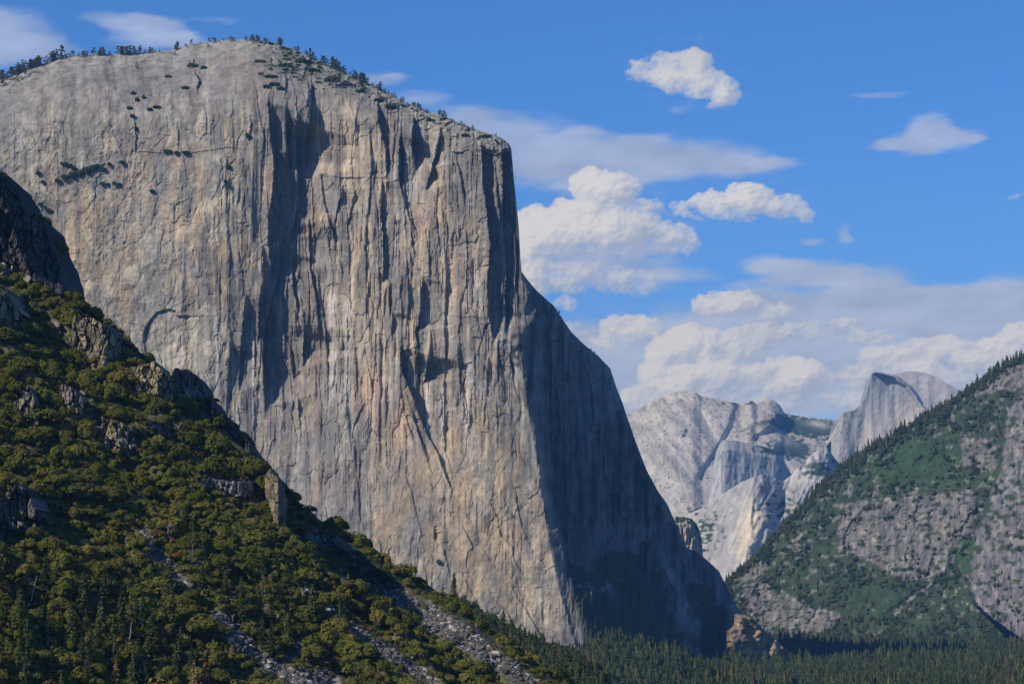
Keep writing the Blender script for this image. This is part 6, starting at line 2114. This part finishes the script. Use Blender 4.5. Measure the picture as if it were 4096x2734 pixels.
def stone_mesh(name, seed, mat):
    rs = np.random.RandomState(seed)
    t = (1 + 5 ** 0.5) / 2
    V = np.array([(-1, t, 0), (1, t, 0), (-1, -t, 0), (1, -t, 0), (0, -1, t), (0, 1, t), (0, -1, -t), (0, 1, -t), (t, 0, -1), (t, 0, 1), (-t, 0, -1), (-t, 0, 1)], float) / 1.9
    F = np.array([(0, 11, 5), (0, 5, 1), (0, 1, 7), (0, 7, 10), (0, 10, 11), (1, 5, 9), (5, 11, 4), (11, 10, 2), (10, 7, 6), (7, 1, 8), (3, 9, 4), (3, 4, 2), (3, 2, 6), (3, 6, 8), (3, 8, 9), (4, 9, 5), (2, 4, 11), (6, 2, 10), (8, 6, 7), (9, 8, 1)])
    V = V * (1 + 0.28 * rs.randn(12, 1)) * np.array((1.0, 0.8, 0.7))
    return mesh_from(name, V, F, mat, False)


STONES = [stone_mesh('stone', 800 + i, M_STONE) for i in range(5)] + [stone_mesh('stone', 810 + i, M_PALESTONE) for i in range(2)]
SCREE_LABEL = {'upper': 'grey scree chute with a green bush in it on the left slope', 'lower': 'wide dark scree chute reaching the bottom edge left of the middle', 'gully': 'long grey scree gully along the shaded side of the ridge',
               'narrow': 'narrow pale scree chute below the long scree gully', 'short': 'short scree strip between the two wider left chutes', 'ledge': 'scattered scree between bushes above the wide lower chute',
               'patch': 'small pale scree patch beside a dead tree', 'stub': 'small scree patch left of the sparse pine'}


def build_scree():
    rs = np.random.RandomState(21)
    protos = [proto_obj('stone', m) for m in STONES]
    for nm, line in SCREE.items():
        loc, rot, sc, pk = [], [], [], []
        for (x1, y1, w1), (x2, y2, w2) in zip(line[:-1], line[1:]):
            L = math.hypot(x2 - x1, y2 - y1)
            n = int(L * (w1 + w2) / 2 / 16)
            f = rs.rand(n)
            w = w1 + (w2 - w1) * f
            o = rs.uniform(-0.5, 0.5, n) * w
            nx, ny = -(y2 - y1) / L, (x2 - x1) / L
            x = x1 + (x2 - x1) * f + nx * o
            y = y1 + (y2 - y1) * f + ny * o
            D = hill_depth(x, y) + 1.5
            P = at(x, y, D)
            s = np.exp(rs.randn(n) * 0.55) * 0.50
            s = np.clip(s, 0.2, 2.0)
            loc.append(P)
            rot.append(rs.rand(n) * 6.28)
            sc.append(s)
            pk.append(np.where(rs.rand(n) < 0.12, rs.randint(5, 7, n), rs.randint(0, 5, n)))
        instances('scree', np.concatenate(loc), np.concatenate(rot), np.concatenate(sc), np.concatenate(pk), protos, SCREE_LABEL[nm], 'scree')


build_scree()
for (x, y, w, lab) in ((1131, 2706, 20, 'pale boulder in the middle of the wide lower scree chute'), (1510, 2577, 16, 'pale flat boulder at the top of the narrow pale chute'), (1503, 2324, 13, 'boulder on the upper edge of the long scree gully'), (1696, 2441, 15, 'pale boulder on the right edge of the long scree gully'),
                       (1760, 2530, 14, 'grey boulder lying on the left side of the long scree gully'), (1920, 2612, 13, 'pale boulder low in the long scree gully'), (1645, 2625, 14, 'grey boulder in the narrow pale chute'), (660, 2262, 12, 'pale boulder in the upper scree chute'), (890, 2500, 13, 'light boulder at the head of the wide lower scree chute'),
                       (1232, 2362, 14, 'white boulder in the small pale scree patch'), (1066, 2172, 11, 'white boulder among bushes under the end crag')):
    D = float(hill_depth(np.array([x]), np.array([y]))[0]) - 1
    s = w * px_m(D) * 0.5
    tag(link('boulder', STONES[5 + (x % 2)], None, at(x, y, D), (0.3, 0.2, x), (s * 1.3, s, s)), lab, 'boulder')

# ------------------------------------------------------------------ air: one box of thin blue haze round the whole valley
def build_haze():
    x0, x1, y0, y1, z0, z1 = -12400, 12400, -6400, 20500, -32, 2300
    V = [(x, y, z) for z in (z0, z1) for y in (y0, y1) for x in (x0, x1)]
    F = [(0, 2, 3, 1), (4, 5, 7, 6), (0, 1, 5, 4), (2, 6, 7, 3), (0, 4, 6, 2), (1, 3, 7, 5)]
    m, nt, N, L = new_mat('haze')
    out = N.new('ShaderNodeOutputMaterial')
    v = N.new('ShaderNodeVolumePrincipled')
    v.inputs['Color'].default_value = HAZE_COLOR
    v.inputs['Density'].default_value = HAZE_DENSITY
    v.inputs['Anisotropy'].default_value = 0.0
    v.inputs['Density Attribute'].default_value = ''
    v.inputs['Temperature Attribute'].default_value = ''
    L.new(v.outputs[0], out.inputs['Volume'])
    m.cycles.homogeneous_volume = True
    me = mesh_from('haze', V, np.array(F), m, False)
    tag(link('haze', me), 'thin bluish haze filling the valley air', 'haze', kind='stuff')


HAZE_DENSITY = 2.5e-5
HAZE_COLOR = (0.15, 0.41, 0.86, 1)
build_haze()
